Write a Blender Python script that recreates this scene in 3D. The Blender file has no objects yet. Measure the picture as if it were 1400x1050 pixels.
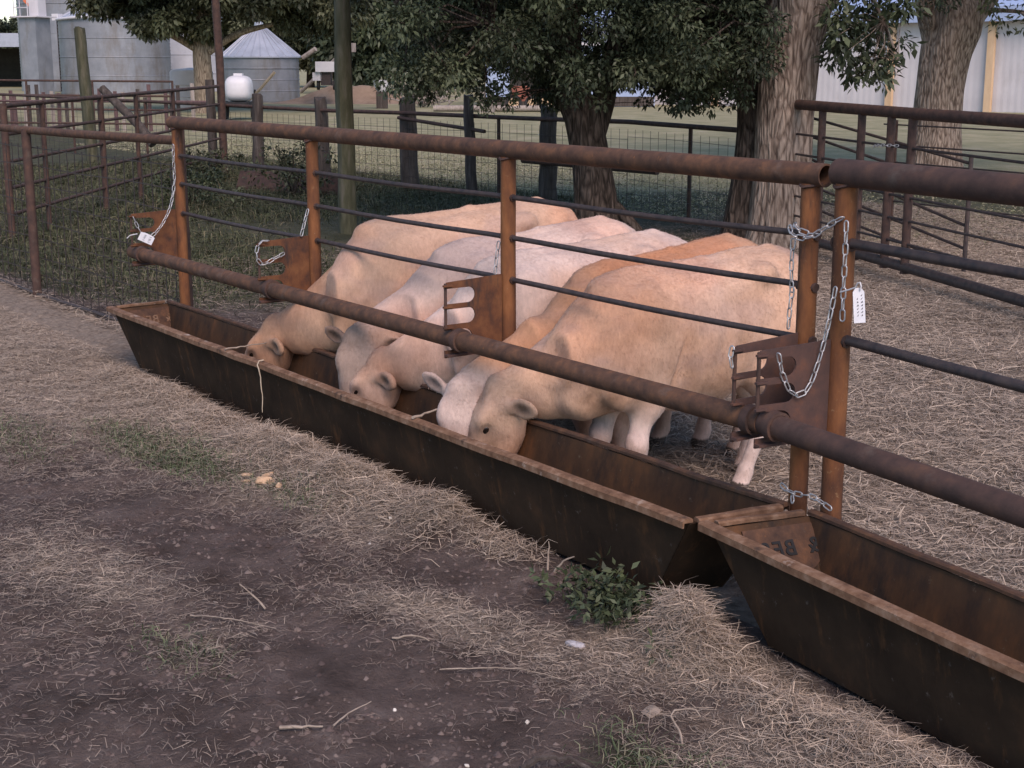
import bpy, bmesh, math, random
import numpy as np
from mathutils import Vector, Matrix
R = math.radians
rng = np.random.default_rng(7)
random.seed(7)
sc = bpy.context.scene
COL = sc.collection

# ------------------------------------------------------------------ camera, sky, sun, exposure
CAM = (3.72, -4.079, 2.07)
YAW, PITCH, LENS = 54.29, 12.407, 51.43
cd = bpy.data.cameras.new('camera'); cam = bpy.data.objects.new('camera', cd); COL.objects.link(cam)
cam.location = CAM; cam.rotation_euler = (R(90 - PITCH), 0, R(YAW))
cd.lens = LENS; cd.sensor_width = 36; cd.clip_start = 0.05; cd.clip_end = 4000
sc.camera = cam
SUN_EL, SUN_AZ = 44.0, 112.0          # azimuth clockwise from +y
w = bpy.data.worlds.new('World'); sc.world = w; w.use_nodes = True
nt = w.node_tree; bg = nt.nodes['Background']
sky = nt.nodes.new('ShaderNodeTexSky'); sky.sky_type = 'NISHITA'; sky.sun_disc = False
sky.sun_elevation = R(SUN_EL); sky.sun_rotation = R(SUN_AZ); sky.air_density = 1.0; sky.dust_density = 0.5; sky.ozone_density = 1.9
nt.links.new(sky.outputs[0], bg.inputs[0]); bg.inputs[1].default_value = 0.085
sd = bpy.data.lights.new('sun', 'SUN'); sun = bpy.data.objects.new('sun', sd); COL.objects.link(sun)
sd.energy = 1.5; sd.angle = R(35); sd.color = (1.0, 0.77, 0.67)
se, sa = R(SUN_EL), R(SUN_AZ)
tosun = Vector((math.sin(sa) * math.cos(se), math.cos(sa) * math.cos(se), math.sin(se)))
sun.rotation_euler = tosun.to_track_quat('Z', 'Y').to_euler(); sun.location = (6, -6, 12)
vs = sc.view_settings; vs.view_transform = 'Standard'; vs.look = 'None'; vs.exposure = 1.15; vs.gamma = 1.0
vs.use_curve_mapping = False

# ------------------------------------------------------------------ noise
def _hash(i, j, k):
    n = (i.astype(np.int64) * 73856093) ^ (j.astype(np.int64) * 19349663) ^ (k.astype(np.int64) * 83492791)
    n = (n ^ (n >> 13)) * 1274126177 & 0x7fffffff
    n = (n ^ (n >> 16)) * 668265263 & 0x7fffffff
    return (n & 0xffff) / 65535.0
def noise(x, y, z=0.0):
    x = np.asarray(x, float); y = np.asarray(y, float); z = np.zeros_like(x) + z
    i, j, k = np.floor(x), np.floor(y), np.floor(z)
    u, v, t = x - i, y - j, z - k
    u, v, t = u*u*(3-2*u), v*v*(3-2*v), t*t*(3-2*t)
    r = 0
    for a in (0, 1):
        for b in (0, 1):
            for c in (0, 1):
                r = r + (u if a else 1-u) * (v if b else 1-v) * (t if c else 1-t) * _hash(i+a, j+b, k+c)
    return r
def fbm(x, y, z=0.0, o=4):
    s, a, tot = 0, 1.0, 0
    for q in range(o):
        s = s + a * noise(np.asarray(x)*2**q + 17.3*q, np.asarray(y)*2**q - 9.1*q, np.asarray(z)*2**q + 3.7*q); tot += a; a *= .5
    return s / tot
def sstep(a, b, x):
    t = np.clip((x - a) / (b - a), 0, 1); return t*t*(3-2*t)

# ------------------------------------------------------------------ mesh helpers
class MB:
    def __init__(s): s.v = []; s.f = []
    def add(s, vs, fs):
        o = len(s.v); s.v += [tuple(map(float, p)) for p in vs]; s.f += [tuple(i+o for i in f) for f in fs]; return s
    def hexa(s, p):   # 4 bottom, 4 top corners
        return s.add(p, [(3,2,1,0),(4,5,6,7),(0,1,5,4),(1,2,6,5),(2,3,7,6),(3,0,4,7)])
    def box(s, c, d, rz=0.0, rot=None):
        M = rot if rot is not None else Matrix.Rotation(rz, 3, 'Z')
        h = [x/2 for x in d]
        q = [(-1,-1,-1),(1,-1,-1),(1,1,-1),(-1,1,-1),(-1,-1,1),(1,-1,1),(1,1,1),(-1,1,1)]
        return s.hexa([Vector(c) + M @ Vector((a*h[0], b*h[1], e*h[2])) for a, b, e in q])
    def tube(s, pts, r, n=10, cap=True, closed=False):
        pts = [Vector(p) for p in pts]; m = len(pts)
        rr = [r]*m if not hasattr(r, '__len__') else list(r)
        rings = []; prev = None
        for i, p in enumerate(pts):
            if closed: t = pts[(i+1) % m] - pts[i-1]
            else: t = pts[min(i+1, m-1)] - pts[max(i-1, 0)]
            t.normalize()
            if prev is None:
                a = Vector((0,0,1)) if abs(t.z) < .9 else Vector((1,0,0))
                u = t.cross(a).normalized()
            else:
                u = prev - t * prev.dot(t)
                u = u.normalized() if u.length > 1e-6 else t.orthogonal().normalized()
            prev = u; v = t.cross(u)
            rings.append([p + (u*math.cos(2*math.pi*k/n) + v*math.sin(2*math.pi*k/n)) * rr[i] for k in range(n)])
        vs = [q for g in rings for q in g]; fs = []
        for i in range(m if closed else m-1):
            j = (i+1) % m
            for k in range(n):
                fs.append((i*n+k, i*n+(k+1) % n, j*n+(k+1) % n, j*n+k))
        if cap and not closed:
            fs.append(tuple(range(n-1, -1, -1))); fs.append(tuple((m-1)*n+k for k in range(n)))
        return s.add(vs, fs)
    def pipe(s, p0, p1, ro, ri, n=20, seg=1):   # hollow pipe with open ends
        p0, p1 = Vector(p0), Vector(p1); t = (p1-p0).normalized()
        u = t.orthogonal().normalized(); v = t.cross(u); vs = []
        for p in (p0, p1):
            for r in (ro, ri):
                vs += [p + (u*math.cos(2*math.pi*k/n) + v*math.sin(2*math.pi*k/n))*r for k in range(n)]
        fs = []
        for k in range(n):
            l = (k+1) % n
            fs += [(k, l, 2*n+l, 2*n+k), (n+l, n+k, 3*n+k, 3*n+l), (k, n+k, n+l, l), (2*n+l, 3*n+l, 3*n+k, 2*n+k)]
        return s.add(vs, fs)
    def lathe(s, prof, c=(0,0,0), n=40):
        vs = []; fs = []; m = len(prof)
        for r, z in prof:
            vs += [(c[0]+r*math.cos(2*math.pi*k/n), c[1]+r*math.sin(2*math.pi*k/n), c[2]+z) for k in range(n)]
        for i in range(m-1):
            for k in range(n):
                l = (k+1) % n; fs.append((i*n+k, i*n+l, (i+1)*n+l, (i+1)*n+k))
        return s.add(vs, fs)
    def prism(s, poly, axis_o, e1, e2, th):      # extruded outline: poly in (a,b), origin, axes, thickness along e1 x e2
        o, e1, e2 = Vector(axis_o), Vector(e1), Vector(e2); nrm = e1.cross(e2).normalized()*th/2
        n = len(poly)
        a = [o + e1*p + e2*q - nrm for p, q in poly]; b = [o + e1*p + e2*q + nrm for p, q in poly]
        fs = [tuple(range(n-1, -1, -1)), tuple(range(n, 2*n))]
        fs += [(k, (k+1) % n, n+(k+1) % n, n+k) for k in range(n)]
        return s.add(a+b, fs)
    def build(s, name, mat, parent=None, smooth=None):
        me = bpy.data.meshes.new(name); me.from_pydata(s.v, [], s.f)
        if smooth is not None:
            me.polygons.foreach_set('use_smooth', [True]*len(me.polygons)); me.set_sharp_from_angle(angle=R(smooth))
        return link(name, me, mat, parent)
def link(name, me, mat, parent=None):
    o = bpy.data.objects.new(name, me); COL.objects.link(o)
    if mat is not None and len(me.materials) == 0: me.materials.append(mat)
    if parent is not None: o.parent = parent
    return o
def np_mesh(name, V, F, mat, parent=None, smooth=False, col=None, attrs=None):
    V = np.asarray(V, np.float32); F = np.asarray(F, np.int32); me = bpy.data.meshes.new(name)
    me.vertices.add(len(V)); me.vertices.foreach_set('co', V.ravel())
    k = F.shape[1]; me.loops.add(F.size); me.loops.foreach_set('vertex_index', F.ravel())
    me.polygons.add(len(F)); me.polygons.foreach_set('loop_start', np.arange(0, F.size, k, dtype=np.int32))
    me.update(calc_edges=True)
    if smooth: me.polygons.foreach_set('use_smooth', np.ones(len(F), bool))
    if col is not None:
        at = me.color_attributes.new('tint', 'FLOAT_COLOR', 'POINT')
        c = np.ones((len(V), 4), np.float32); c[:, :3] = col; at.data.foreach_set('color', c.ravel())
    for n, a in (attrs or {}).items():
        at = me.attributes.new(n, 'FLOAT', 'POINT'); at.data.foreach_set('value', np.asarray(a, np.float32))
    return link(name, me, mat, parent)
def tag(o, label=None, cat=None, group=None, kind=None):
    for k, v in (('label', label), ('category', cat), ('group', group), ('kind', kind)):
        if v: o[k] = v
    return o
def thing(name, label, cat, loc=(0,0,0), group=None):
    o = bpy.data.objects.new(name, None); COL.objects.link(o); o.location = loc; o.empty_display_size = .1
    return tag(o, label, cat, group)

# ------------------------------------------------------------------ materials
def mat(name, stops, scale=6.0, detail=6, rough=.8, bump=.0, bscale=40, metal=0.0, stretch=(1,1,1), attr=None, spec=.3, bdist=.01, coords='Object', stain=None):
    m = bpy.data.materials.new(name); m.use_nodes = True; t = m.node_tree; N, L = t.nodes, t.links
    b = N['Principled BSDF']; b.inputs['Roughness'].default_value = rough; b.inputs['Metallic'].default_value = metal
    b.inputs['Specular IOR Level'].default_value = spec
    tc = N.new('ShaderNodeTexCoord'); mp = N.new('ShaderNodeMapping'); mp.inputs['Scale'].default_value = stretch
    if coords == 'Generated': L.new(tc.outputs['Generated'], mp.inputs[0])
    else:
        geo = N.new('ShaderNodeNewGeometry'); L.new(geo.outputs['Position'], mp.inputs[0])
    nz = N.new('ShaderNodeTexNoise'); nz.inputs['Scale'].default_value = scale; nz.inputs['Detail'].default_value = detail
    nz.inputs['Roughness'].default_value = .62
    L.new(mp.outputs[0], nz.inputs[0])
    cr = N.new('ShaderNodeValToRGB'); el = cr.color_ramp.elements
    while len(el) < len(stops): el.new(.5)
    for e, (p, c) in zip(el, stops): e.position = p; e.color = (*c, 1)
    L.new(nz.outputs['Fac'], cr.inputs[0]); colr = cr.outputs[0]
    if attr:
        at = N.new('ShaderNodeAttribute'); at.attribute_name = attr
        mx = N.new('ShaderNodeMix'); mx.data_type = 'RGBA'; mx.blend_type = 'MULTIPLY'; mx.inputs[0].default_value = 1
        L.new(at.outputs['Color'], mx.inputs[6]); L.new(colr, mx.inputs[7]); colr = mx.outputs[2]
    for sc_col, sc_s, lo_, hi_, st_ in (stain or []):
        m3 = N.new('ShaderNodeMapping'); m3.inputs['Scale'].default_value = st_; L.new(mp.inputs[0].links[0].from_socket, m3.inputs[0])
        n3 = N.new('ShaderNodeTexNoise'); n3.inputs['Scale'].default_value = sc_s; n3.inputs['Detail'].default_value = 7; n3.inputs['Roughness'].default_value = .68; L.new(m3.outputs[0], n3.inputs[0])
        r3 = N.new('ShaderNodeMapRange'); r3.inputs[1].default_value = lo_; r3.inputs[2].default_value = hi_; L.new(n3.outputs['Fac'], r3.inputs[0])
        x3 = N.new('ShaderNodeMix'); x3.data_type = 'RGBA'; L.new(r3.outputs[0], x3.inputs[0]); L.new(colr, x3.inputs[6]); x3.inputs[7].default_value = (*sc_col, 1); colr = x3.outputs[2]
    L.new(colr, b.inputs['Base Color'])
    if bump:
        n2 = N.new('ShaderNodeTexNoise'); n2.inputs['Scale'].default_value = bscale; n2.inputs['Detail'].default_value = 5
        L.new(mp.outputs[0], n2.inputs[0])
        bp = N.new('ShaderNodeBump'); bp.inputs['Strength'].default_value = bump; bp.inputs['Distance'].default_value = bdist
        L.new(n2.outputs['Fac'], bp.inputs['Height']); L.new(bp.outputs[0], b.inputs['Normal'])
    return m
M = {}
M['rust_post'] = mat('orange rust', [(.32,(.065,.030,.020)),(.48,(.15,.062,.029)),(.60,(.22,.090,.036)),(.75,(.29,.13,.055))], 9, 9, .88, .4, 120, bdist=.004, stretch=(1,1,.35), stain=[((.045,.030,.026), 5, .55, .68, (2,2,.3)), ((.28,.17,.09), 38, .62, .72, (1,1,1))])
M['rust_rail'] = mat('brown rust pipe', [(.3,(.055,.033,.025)),(.52,(.105,.056,.036)),(.72,(.175,.085,.045))], 16, 8, .82, .35, 150, bdist=.003, stain=[((.14,.10,.08), 7, .58, .75, (1,1,1)), ((.24,.105,.04), 30, .62, .74, (1,1,1))])
M['rust_dark'] = mat('dark rust pipe', [(.3,(.042,.028,.025)),(.55,(.080,.047,.038)),(.75,(.125,.068,.045))], 12, 7, .78, .3, 130, bdist=.003, stain=[((.11,.085,.07), 8, .58, .76, (1,1,1))])
M['rod'] = mat('dark steel rod', [(.35,(.035,.03,.032)),(.65,(.075,.055,.05))], 20, 5, .6, .2, 150, bdist=.002)
M['plate'] = mat('rusted plate', [(.32,(.060,.031,.023)),(.5,(.125,.052,.026)),(.7,(.18,.08,.036))], 11, 7, .87, .35, 90, bdist=.003, stain=[((.045,.030,.026), 6, .54, .66, (1.5,1.5,.4))])
M['plate_dark'] = mat('dark scale plate', [(.3,(.060,.040,.038)),(.55,(.10,.055,.045)),(.75,(.17,.075,.045))], 10, 7, .8, .25, 90, bdist=.003)
M['trough_out'] = mat('trough steel', [(.3,(.024,.016,.011)),(.55,(.040,.026,.017)),(.78,(.080,.043,.024))], 4, 8, .9, .35, 30, bdist=.006, spec=.12, stain=[((.10,.050,.024), 9, .56, .72, (1.6,1.6,.25)), ((.105,.085,.072), 24, .63, .73, (1,1,1))])
M['trough_in'] = mat('trough rust inside', [(.3,(.040,.024,.016)),(.55,(.090,.046,.023)),(.78,(.19,.078,.030))], 6, 8, .88, .35, 60, bdist=.004, stretch=(1,1,.5), stain=[((.030,.022,.018), 5, .52, .66, (1,1,.4)), ((.17,.13,.09), 28, .64, .74, (1,1,1))])
M['rim'] = mat('worn rim', [(.3,(.10,.052,.030)),(.5,(.19,.105,.062)),(.7,(.29,.19,.13))], 18, 8, .8, .35, 120, bdist=.003, stain=[((.42,.34,.28), 11, .62, .72, (1,1,1)), ((.055,.036,.028), 8, .58, .70, (1,1,1))])
M['zinc'] = mat('galvanised chain', [(.3,(.36,.36,.37)),(.7,(.58,.58,.59))], 40, 3, .38, 0, metal=.55)
M['tagw'] = mat('white tag', [(.3,(.72,.72,.76)),(.7,(.80,.80,.84))], 20, 2, .5)
M['ink'] = mat('ink', [(.3,(.08,.08,.09)),(.7,(.12,.12,.14))], 20, 2, .6)
M['wood'] = mat('weathered wood', [(.3,(.036,.029,.026)),(.55,(.078,.064,.057)),(.75,(.15,.128,.118))], 9, 8, .9, .5, 40, stretch=(2.2,2.2,.25), bdist=.02)
M['wood_pale'] = mat('pale board', [(.3,(.20,.17,.15)),(.7,(.40,.35,.31))], 6, 6, .9, .3, 30, stretch=(2,2,.3))
M['wood_red'] = mat('red brown board', [(.3,(.07,.045,.045)),(.7,(.16,.10,.10))], 6, 6, .9, .3, 30, stretch=(2,2,.3))
M['moss'] = mat('mossy pole', [(.3,(.045,.045,.028)),(.5,(.085,.083,.05)),(.72,(.14,.125,.095))], 7, 8, .92, .5, 30, stretch=(2,2,.4), bdist=.02)
M['bin'] = mat('galvanised bin', [(.3,(.20,.215,.24)),(.7,(.29,.305,.33))], 1.2, 5, .5, 0, metal=.25, stain=[((.17,.155,.14), .8, .5, .7, (1,1,.3))])
M['bin_roof'] = mat('bin roof', [(.3,(.34,.37,.43)),(.7,(.45,.48,.55))], 1.5, 4, .45, 0, metal=.2)
M['bin_white'] = mat('pale bin', [(.3,(.40,.42,.47)),(.7,(.48,.50,.55))], 1.5, 4, .5, 0, metal=.1)
M['tin'] = mat('wall sheet', [(.3,(.52,.50,.52)),(.7,(.60,.58,.60))], .8, 5, .6, stain=[((.42,.40,.40), 1.2, .55, .8, (1,1,.35))])
M['tin_blue'] = mat('roof sheet', [(.3,(.30,.38,.56)),(.7,(.38,.46,.64))], .8, 4, .5)
M['post_tan'] = mat('tan pole', [(.3,(.52,.36,.22)),(.7,(.66,.48,.31))], 3, 5, .8, stretch=(1,1,.3))
M['white'] = mat('white plastic', [(.3,(.58,.57,.59)),(.7,(.68,.67,.69))], 2, 3, .45)
M['pinkish'] = mat('pale tank', [(.3,(.58,.46,.40)),(.7,(.68,.55,.48))], 1.5, 4, .6)
M['red_paint'] = mat('faded red paint', [(.3,(.20,.07,.05)),(.7,(.34,.13,.09))], 3, 5, .7)
M['sign_orange'] = mat('orange sign', [(.3,(.55,.14,.06)),(.7,(.62,.18,.08))], 3, 3, .5)
M['black'] = mat('black rubber', [(.3,(.018,.018,.02)),(.7,(.035,.034,.034))], 6, 4, .8)
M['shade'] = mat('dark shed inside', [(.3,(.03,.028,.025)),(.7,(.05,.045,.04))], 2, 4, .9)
M['earth'] = mat('earth mound', [(.3,(.17,.12,.085)),(.7,(.30,.22,.16))], 1.5, 6, .95, .4, 6)
M['straw'] = mat('straw blades', [(.3,(.85,.85,.85)),(.7,(1.1,1.08,1.05))], 3, 3, .8, attr='tint', spec=.2)
M['leaf'] = mat('leaves', [(.3,(.75,.75,.75)),(.7,(1.2,1.2,1.1))], .9, 3, .55, attr='tint', spec=.3)
M['twine'] = mat('pale twine', [(.3,(.42,.34,.25)),(.7,(.58,.49,.38))], 30, 3, .9)
M['stick'] = mat('dry stalk', [(.3,(.22,.175,.14)),(.7,(.40,.33,.27))], 25, 4, .9)
M['paper'] = mat('paper scrap', [(.35,(.22,.20,.20)),(.6,(.46,.44,.46))], 30, 3, .7)
M['corn'] = mat('dry husk', [(.3,(.42,.27,.16)),(.7,(.60,.42,.28))], 20, 4, .8)
M['pebble'] = mat('pale pebble', [(.3,(.55,.50,.44)),(.7,(.72,.68,.62))], 40, 3, .7)
M['feed'] = mat('feed', [(.3,(.10,.07,.045)),(.7,(.22,.16,.10))], 30, 6, .95, .5, 50)

def bark(name, stops, sc_=7.0):
    m = bpy.data.materials.new(name); m.use_nodes = True; t = m.node_tree; N, L = t.nodes, t.links; b = N['Principled BSDF']
    b.inputs['Roughness'].default_value = .95; b.inputs['Specular IOR Level'].default_value = .1
    geo = N.new('ShaderNodeNewGeometry'); mp = N.new('ShaderNodeMapping'); mp.inputs['Scale'].default_value = (1, 1, .22)
    L.new(geo.outputs['Position'], mp.inputs[0])
    n0 = N.new('ShaderNodeTexNoise'); n0.inputs['Scale'].default_value = 5; n0.inputs['Detail'].default_value = 3; L.new(mp.outputs[0], n0.inputs[0])
    mx = N.new('ShaderNodeMix'); mx.data_type = 'VECTOR'; mx.inputs[0].default_value = .12
    L.new(mp.outputs[0], mx.inputs[4]); L.new(n0.outputs['Color'], mx.inputs[5])
    vo = N.new('ShaderNodeTexVoronoi'); vo.feature = 'DISTANCE_TO_EDGE'; vo.inputs['Scale'].default_value = sc_*3
    L.new(mx.outputs[1], vo.inputs['Vector'])
    nz = N.new('ShaderNodeTexNoise'); nz.inputs['Scale'].default_value = 22; nz.inputs['Detail'].default_value = 8; L.new(mp.outputs[0], nz.inputs[0])
    mt = N.new('ShaderNodeMath'); mt.operation = 'MULTIPLY_ADD'; mt.inputs[1].default_value = 1.1; L.new(vo.outputs['Distance'], mt.inputs[0]); L.new(nz.outputs['Fac'], mt.inputs[2])
    cr = N.new('ShaderNodeValToRGB'); el = cr.color_ramp.elements
    while len(el) < len(stops): el.new(.5)
    for e, (p, c) in zip(el, stops): e.position = p; e.color = (*c, 1)
    L.new(mt.outputs[0], cr.inputs[0]); L.new(cr.outputs[0], b.inputs['Base Color'])
    bp = N.new('ShaderNodeBump'); bp.inputs['Strength'].default_value = .9; bp.inputs['Distance'].default_value = .035
    L.new(mt.outputs[0], bp.inputs['Height']); L.new(bp.outputs[0], b.inputs['Normal'])
    return m
M['bark_pale'] = bark('pale bark', [(.38,(.075,.055,.045)),(.6,(.20,.155,.125)),(.8,(.32,.26,.215))])
M['bark_dark'] = bark('dark bark', [(.38,(.022,.017,.014)),(.6,(.055,.042,.034)),(.85,(.11,.085,.07))])
M['bark_far'] = bark('far bark', [(.38,(.10,.075,.055)),(.6,(.24,.19,.14)),(.8,(.33,.27,.20))], 4)

# ------------------------------------------------------------------ ground
def px(x, y, z):   # picture position in 1400x1050 units, only to cull what could never be in view
    a = R(YAW); fx, fy = -math.sin(a), math.cos(a); rx, ry = math.cos(a), math.sin(a); th = R(PITCH)
    dx, dy, dz = x-CAM[0], y-CAM[1], z-CAM[2]
    F = dx*fx+dy*fy; r = dx*rx+dy*ry
    zc = F*math.cos(th)-dz*math.sin(th); yc = F*math.sin(th)+dz*math.cos(th)
    zc = np.maximum(zc, .05)
    return 700+2000*r/zc, 525-2000*yc/zc
def blob(x, y, cx, cy, rx, ry, rot=0.0):
    c, s = math.cos(rot), math.sin(rot); u = (x-cx)*c+(y-cy)*s; v = -(x-cx)*s+(y-cy)*c
    return np.exp(-(u/rx)**2-(v/ry)**2)
def trough_front(x):
    return np.where(x < 0, -.48 + .0*x, -.50-.10*x)
MOUNDS = [(-5.6,-.62,.25,.15,.04),(-4.9,-.68,.45,.2,.07),(-4.0,-.70,.5,.2,.07),(-3.1,-.70,.5,.22,.09),(-2.35,-.70,.4,.2,.09),(-1.72,-.66,.30,.17,.10),
          (-1.2,-.60,.2,.12,.03),(-.08,-.64,.15,.12,.08),(.05,-.66,.16,.12,.09),(.17,-.72,.16,.12,.06),(.9,-.78,.5,.12,.05),(1.5,-.86,.5,.12,.05)]
def gh(x, y):
    x = np.asarray(x, float); y = np.asarray(y, float)
    near = np.exp(-((x+3)/9)**2-((y+1)/7)**2)
    h = .045*(fbm(x*.55+3, y*.55)-.5)*2 + near*(.030*(fbm(x*2.4, y*2.4+8)-.5)*2 + .026*(fbm(x*9, y*9+4, 0, 3)-.5)*2 + .016*(noise(x*26, y*26)-.5))
    far = sstep(14, 40, np.hypot(x, y)); h = h*(1-far)
    for cx, cy, rx, ry, a in MOUNDS: h = h+a*blob(x, y, cx, cy, rx, ry)*(.7+.6*noise(x*7, y*7))
    # flat seat below the troughs
    seat = sstep(.10, 0, np.abs(y+.26)-.16)*sstep(-6.3, -6.1, x)*sstep(5.2, 5.0, x)
    return h*(1-seat)-.01*seat
def lawn_mask(x, y): return sstep(8.2, 9.6, y+.10*(x+12)-6.5*sstep(-16, -12, x))
def masks(x, y):
    n1 = fbm(x*.9+5, y*.9-3); n2 = fbm(x*2.6, y*2.6+40); n3 = fbm(x*.35-8, y*.35+2)
    front = y < np.where(x < -6.2, .1, -.3)
    d = -.48-y+np.where(x > 0, -.12*x, 0)            # distance out from the trough
    band = np.exp(-(np.maximum(d, 0)/.62)**2)*sstep(-1.0, -2.0, x)
    hay = .95*band + 1.1*blob(x, y, -7.2, -1.2, 2.6, 1.5) + .8*blob(x, y, -8.5, -2.6, 2.4, 1.1) + .9*blob(x, y, .06, -.74, .30, .24) + .75*blob(x, y, 1.2, -1.05, 1.0, .32, -.12) + .8*np.exp(-((y+.58+.123*x)/.12)**2)*sstep(.1, .5, x)
    hay = hay + .62*blob(x, y, -1.05, -1.35, .55, .25, .2) + .5*blob(x, y, -2.0, -2.2, .6, .35) + .45*blob(x, y, -.3, -1.15, .45, .2) + .4*blob(x, y, -.9,-2.0,.35,.2) + .09
    hay = hay*(.35+1.3*n2)
    hay = hay-.7*blob(x, y, -1.9, -1.55, .8, .22, .2)-.45*blob(x, y, -.2, -1.75, .7, .35)-.6*blob(x, y, -.95, -.80, .5, .22)
    back = 1.3*sstep(-4.6, -1.6, x*.85+y*.5) * (.5+1.0*n2) + .35*n1
    hay = np.where(front, hay, back)
    grass = np.where(front, 1.25*blob(x, y, -3.6, -1.12, .70, .18, .05)+.5*blob(x, y, -4.4,-1.7,.6,.25)+.5*blob(x, y, -1.0, -2.15, .3, .15)+.7*blob(x, y, .62,-1.35,.3,.15)+.5*blob(x, y, -2.4, -.95, .4, .12)+.3*blob(x,y,-6.6,-3.2,1.2,.6), 0)
    lft = sstep(-6.6, -10.0, x-.5*np.minimum(y, 3)+2.5*(n1-.5))*sstep(-.1, .6, y)
    grass = grass + lft*(.35+1.0*n1) + sstep(9.0, 10.0, y)*sstep(-40,-8,-np.abs(x+14))*0
    lawn = lawn_mask(x, y)
    grass = np.maximum(grass, lawn*(.75+.5*n3)-.5*lawn*blob(x, y, -30, 17, 30, 1.2, .12))
    return np.clip(hay, 0, 1.2)*(1-lawn), np.clip(grass, 0, 1)
def axis(a, b, st, lo, hi, g=1.18):
    c = list(np.arange(a, b+1e-6, st)); s = st
    while c[-1] < hi: s *= g; c.append(c[-1]+s)
    s = st
    while c[0] > lo: s *= g; c.insert(0, c[0]-s)
    return np.array(c)
gx, gy = axis(-10, 3.2, .030, -1500, 1500), axis(-5.2, 2.6, .030, -1500, 1500)
GX, GY = np.meshgrid(gx, gy); GZ = gh(GX, GY); hayM, grM = masks(GX, GY)
nx, ny = len(gx), len(gy); idx = np.arange(nx*ny).reshape(ny, nx)
GF = np.stack([idx[:-1, :-1], idx[:-1, 1:], idx[1:, 1:], idx[1:, :-1]], -1).reshape(-1, 4)
def ground_mat():
    m = bpy.data.materials.new('barnyard ground'); m.use_nodes = True; t = m.node_tree; N, L = t.nodes, t.links; b = N['Principled BSDF']
    b.inputs['Roughness'].default_value = .95; b.inputs['Specular IOR Level'].default_value = .15
    geo = N.new('ShaderNodeNewGeometry')
    def nz(s, d=6, st=(1,1,1), r=.6):
        mp = N.new('ShaderNodeMapping'); mp.inputs['Scale'].default_value = st; L.new(geo.outputs['Position'], mp.inputs[0])
        n = N.new('ShaderNodeTexNoise'); n.inputs['Scale'].default_value = s; n.inputs['Detail'].default_value = d; n.inputs['Roughness'].default_value = r
        L.new(mp.outputs[0], n.inputs[0]); return n.outputs['Fac']
    def ramp(f, stops):
        c = N.new('ShaderNodeValToRGB'); el = c.color_ramp.elements
        while len(el) < len(stops): el.new(.5)
        for e, (p, q) in zip(el, stops): e.position = p; e.color = (*q, 1)
        L.new(f, c.inputs[0]); return c.outputs[0]
    def mix(f, a, bb):
        x = N.new('ShaderNodeMix'); x.data_type = 'RGBA'; L.new(f, x.inputs[0]); L.new(a, x.inputs[6]); L.new(bb, x.inputs[7]); return x.outputs[2]
    def mth(op, a, bv):
        x = N.new('ShaderNodeMath'); x.operation = op; L.new(a, x.inputs[0])
        if isinstance(bv, (int, float)): x.inputs[1].default_value = bv
        else: L.new(bv, x.inputs[1])
        x.use_clamp = True; return x.outputs[0]
    mud = ramp(nz(3.2, 10, r=.68), [(.30,(.058,.042,.036)),(.46,(.112,.084,.074)),(.58,(.155,.118,.104)),(.72,(.235,.187,.165))])
    hay = ramp(nz(26, 8, (1,1,1), .7), [(.3,(.15,.115,.09)),(.5,(.28,.225,.18)),(.72,(.42,.345,.28))])
    gra = ramp(nz(.9, 9, r=.7), [(.3,(.20,.20,.11)),(.52,(.31,.29,.175)),(.72,(.45,.38,.27))])
    weed = ramp(nz(2.5, 9, r=.7), [(.3,(.045,.048,.027)),(.52,(.075,.075,.045)),(.72,(.13,.11,.075))])
    al = N.new('ShaderNodeAttribute'); al.attribute_name = 'lawn'; gra = mix(al.outputs['Fac'], weed, gra)
    ah = N.new('ShaderNodeAttribute'); ah.attribute_name = 'hay'; ag = N.new('ShaderNodeAttribute'); ag.attribute_name = 'grass'
    fn = nz(15, 8, r=.75)
    def thr(a):
        s1 = mth('MULTIPLY', a, .75); s2 = N.new('ShaderNodeMath'); s2.operation = 'ADD'; L.new(s1, s2.inputs[0]); L.new(fn, s2.inputs[1])
        mr = N.new('ShaderNodeMapRange'); mr.inputs[1].default_value = .72; mr.inputs[2].default_value = 1.02; L.new(s2.outputs[0], mr.inputs[0]); return mr.outputs[0]
    c = mix(thr(ah.outputs['Fac']), mud, hay); c = mix(thr(ag.outputs['Fac']), c, gra)
    L.new(c, b.inputs['Base Color'])
    bp = N.new('ShaderNodeBump'); bp.inputs['Strength'].default_value = 1.0; bp.inputs['Distance'].default_value = .045
    L.new(nz(22, 10, r=.72), bp.inputs['Height']); L.new(bp.outputs[0], b.inputs['Normal'])
    return m
g = np_mesh('ground', np.stack([GX.ravel(), GY.ravel(), GZ.ravel()], 1), GF, ground_mat(), smooth=True, attrs={'hay': hayM.ravel(), 'grass': grM.ravel(), 'lawn': lawn_mask(GX, GY).ravel()})
tag(g, kind='structure')

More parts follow.
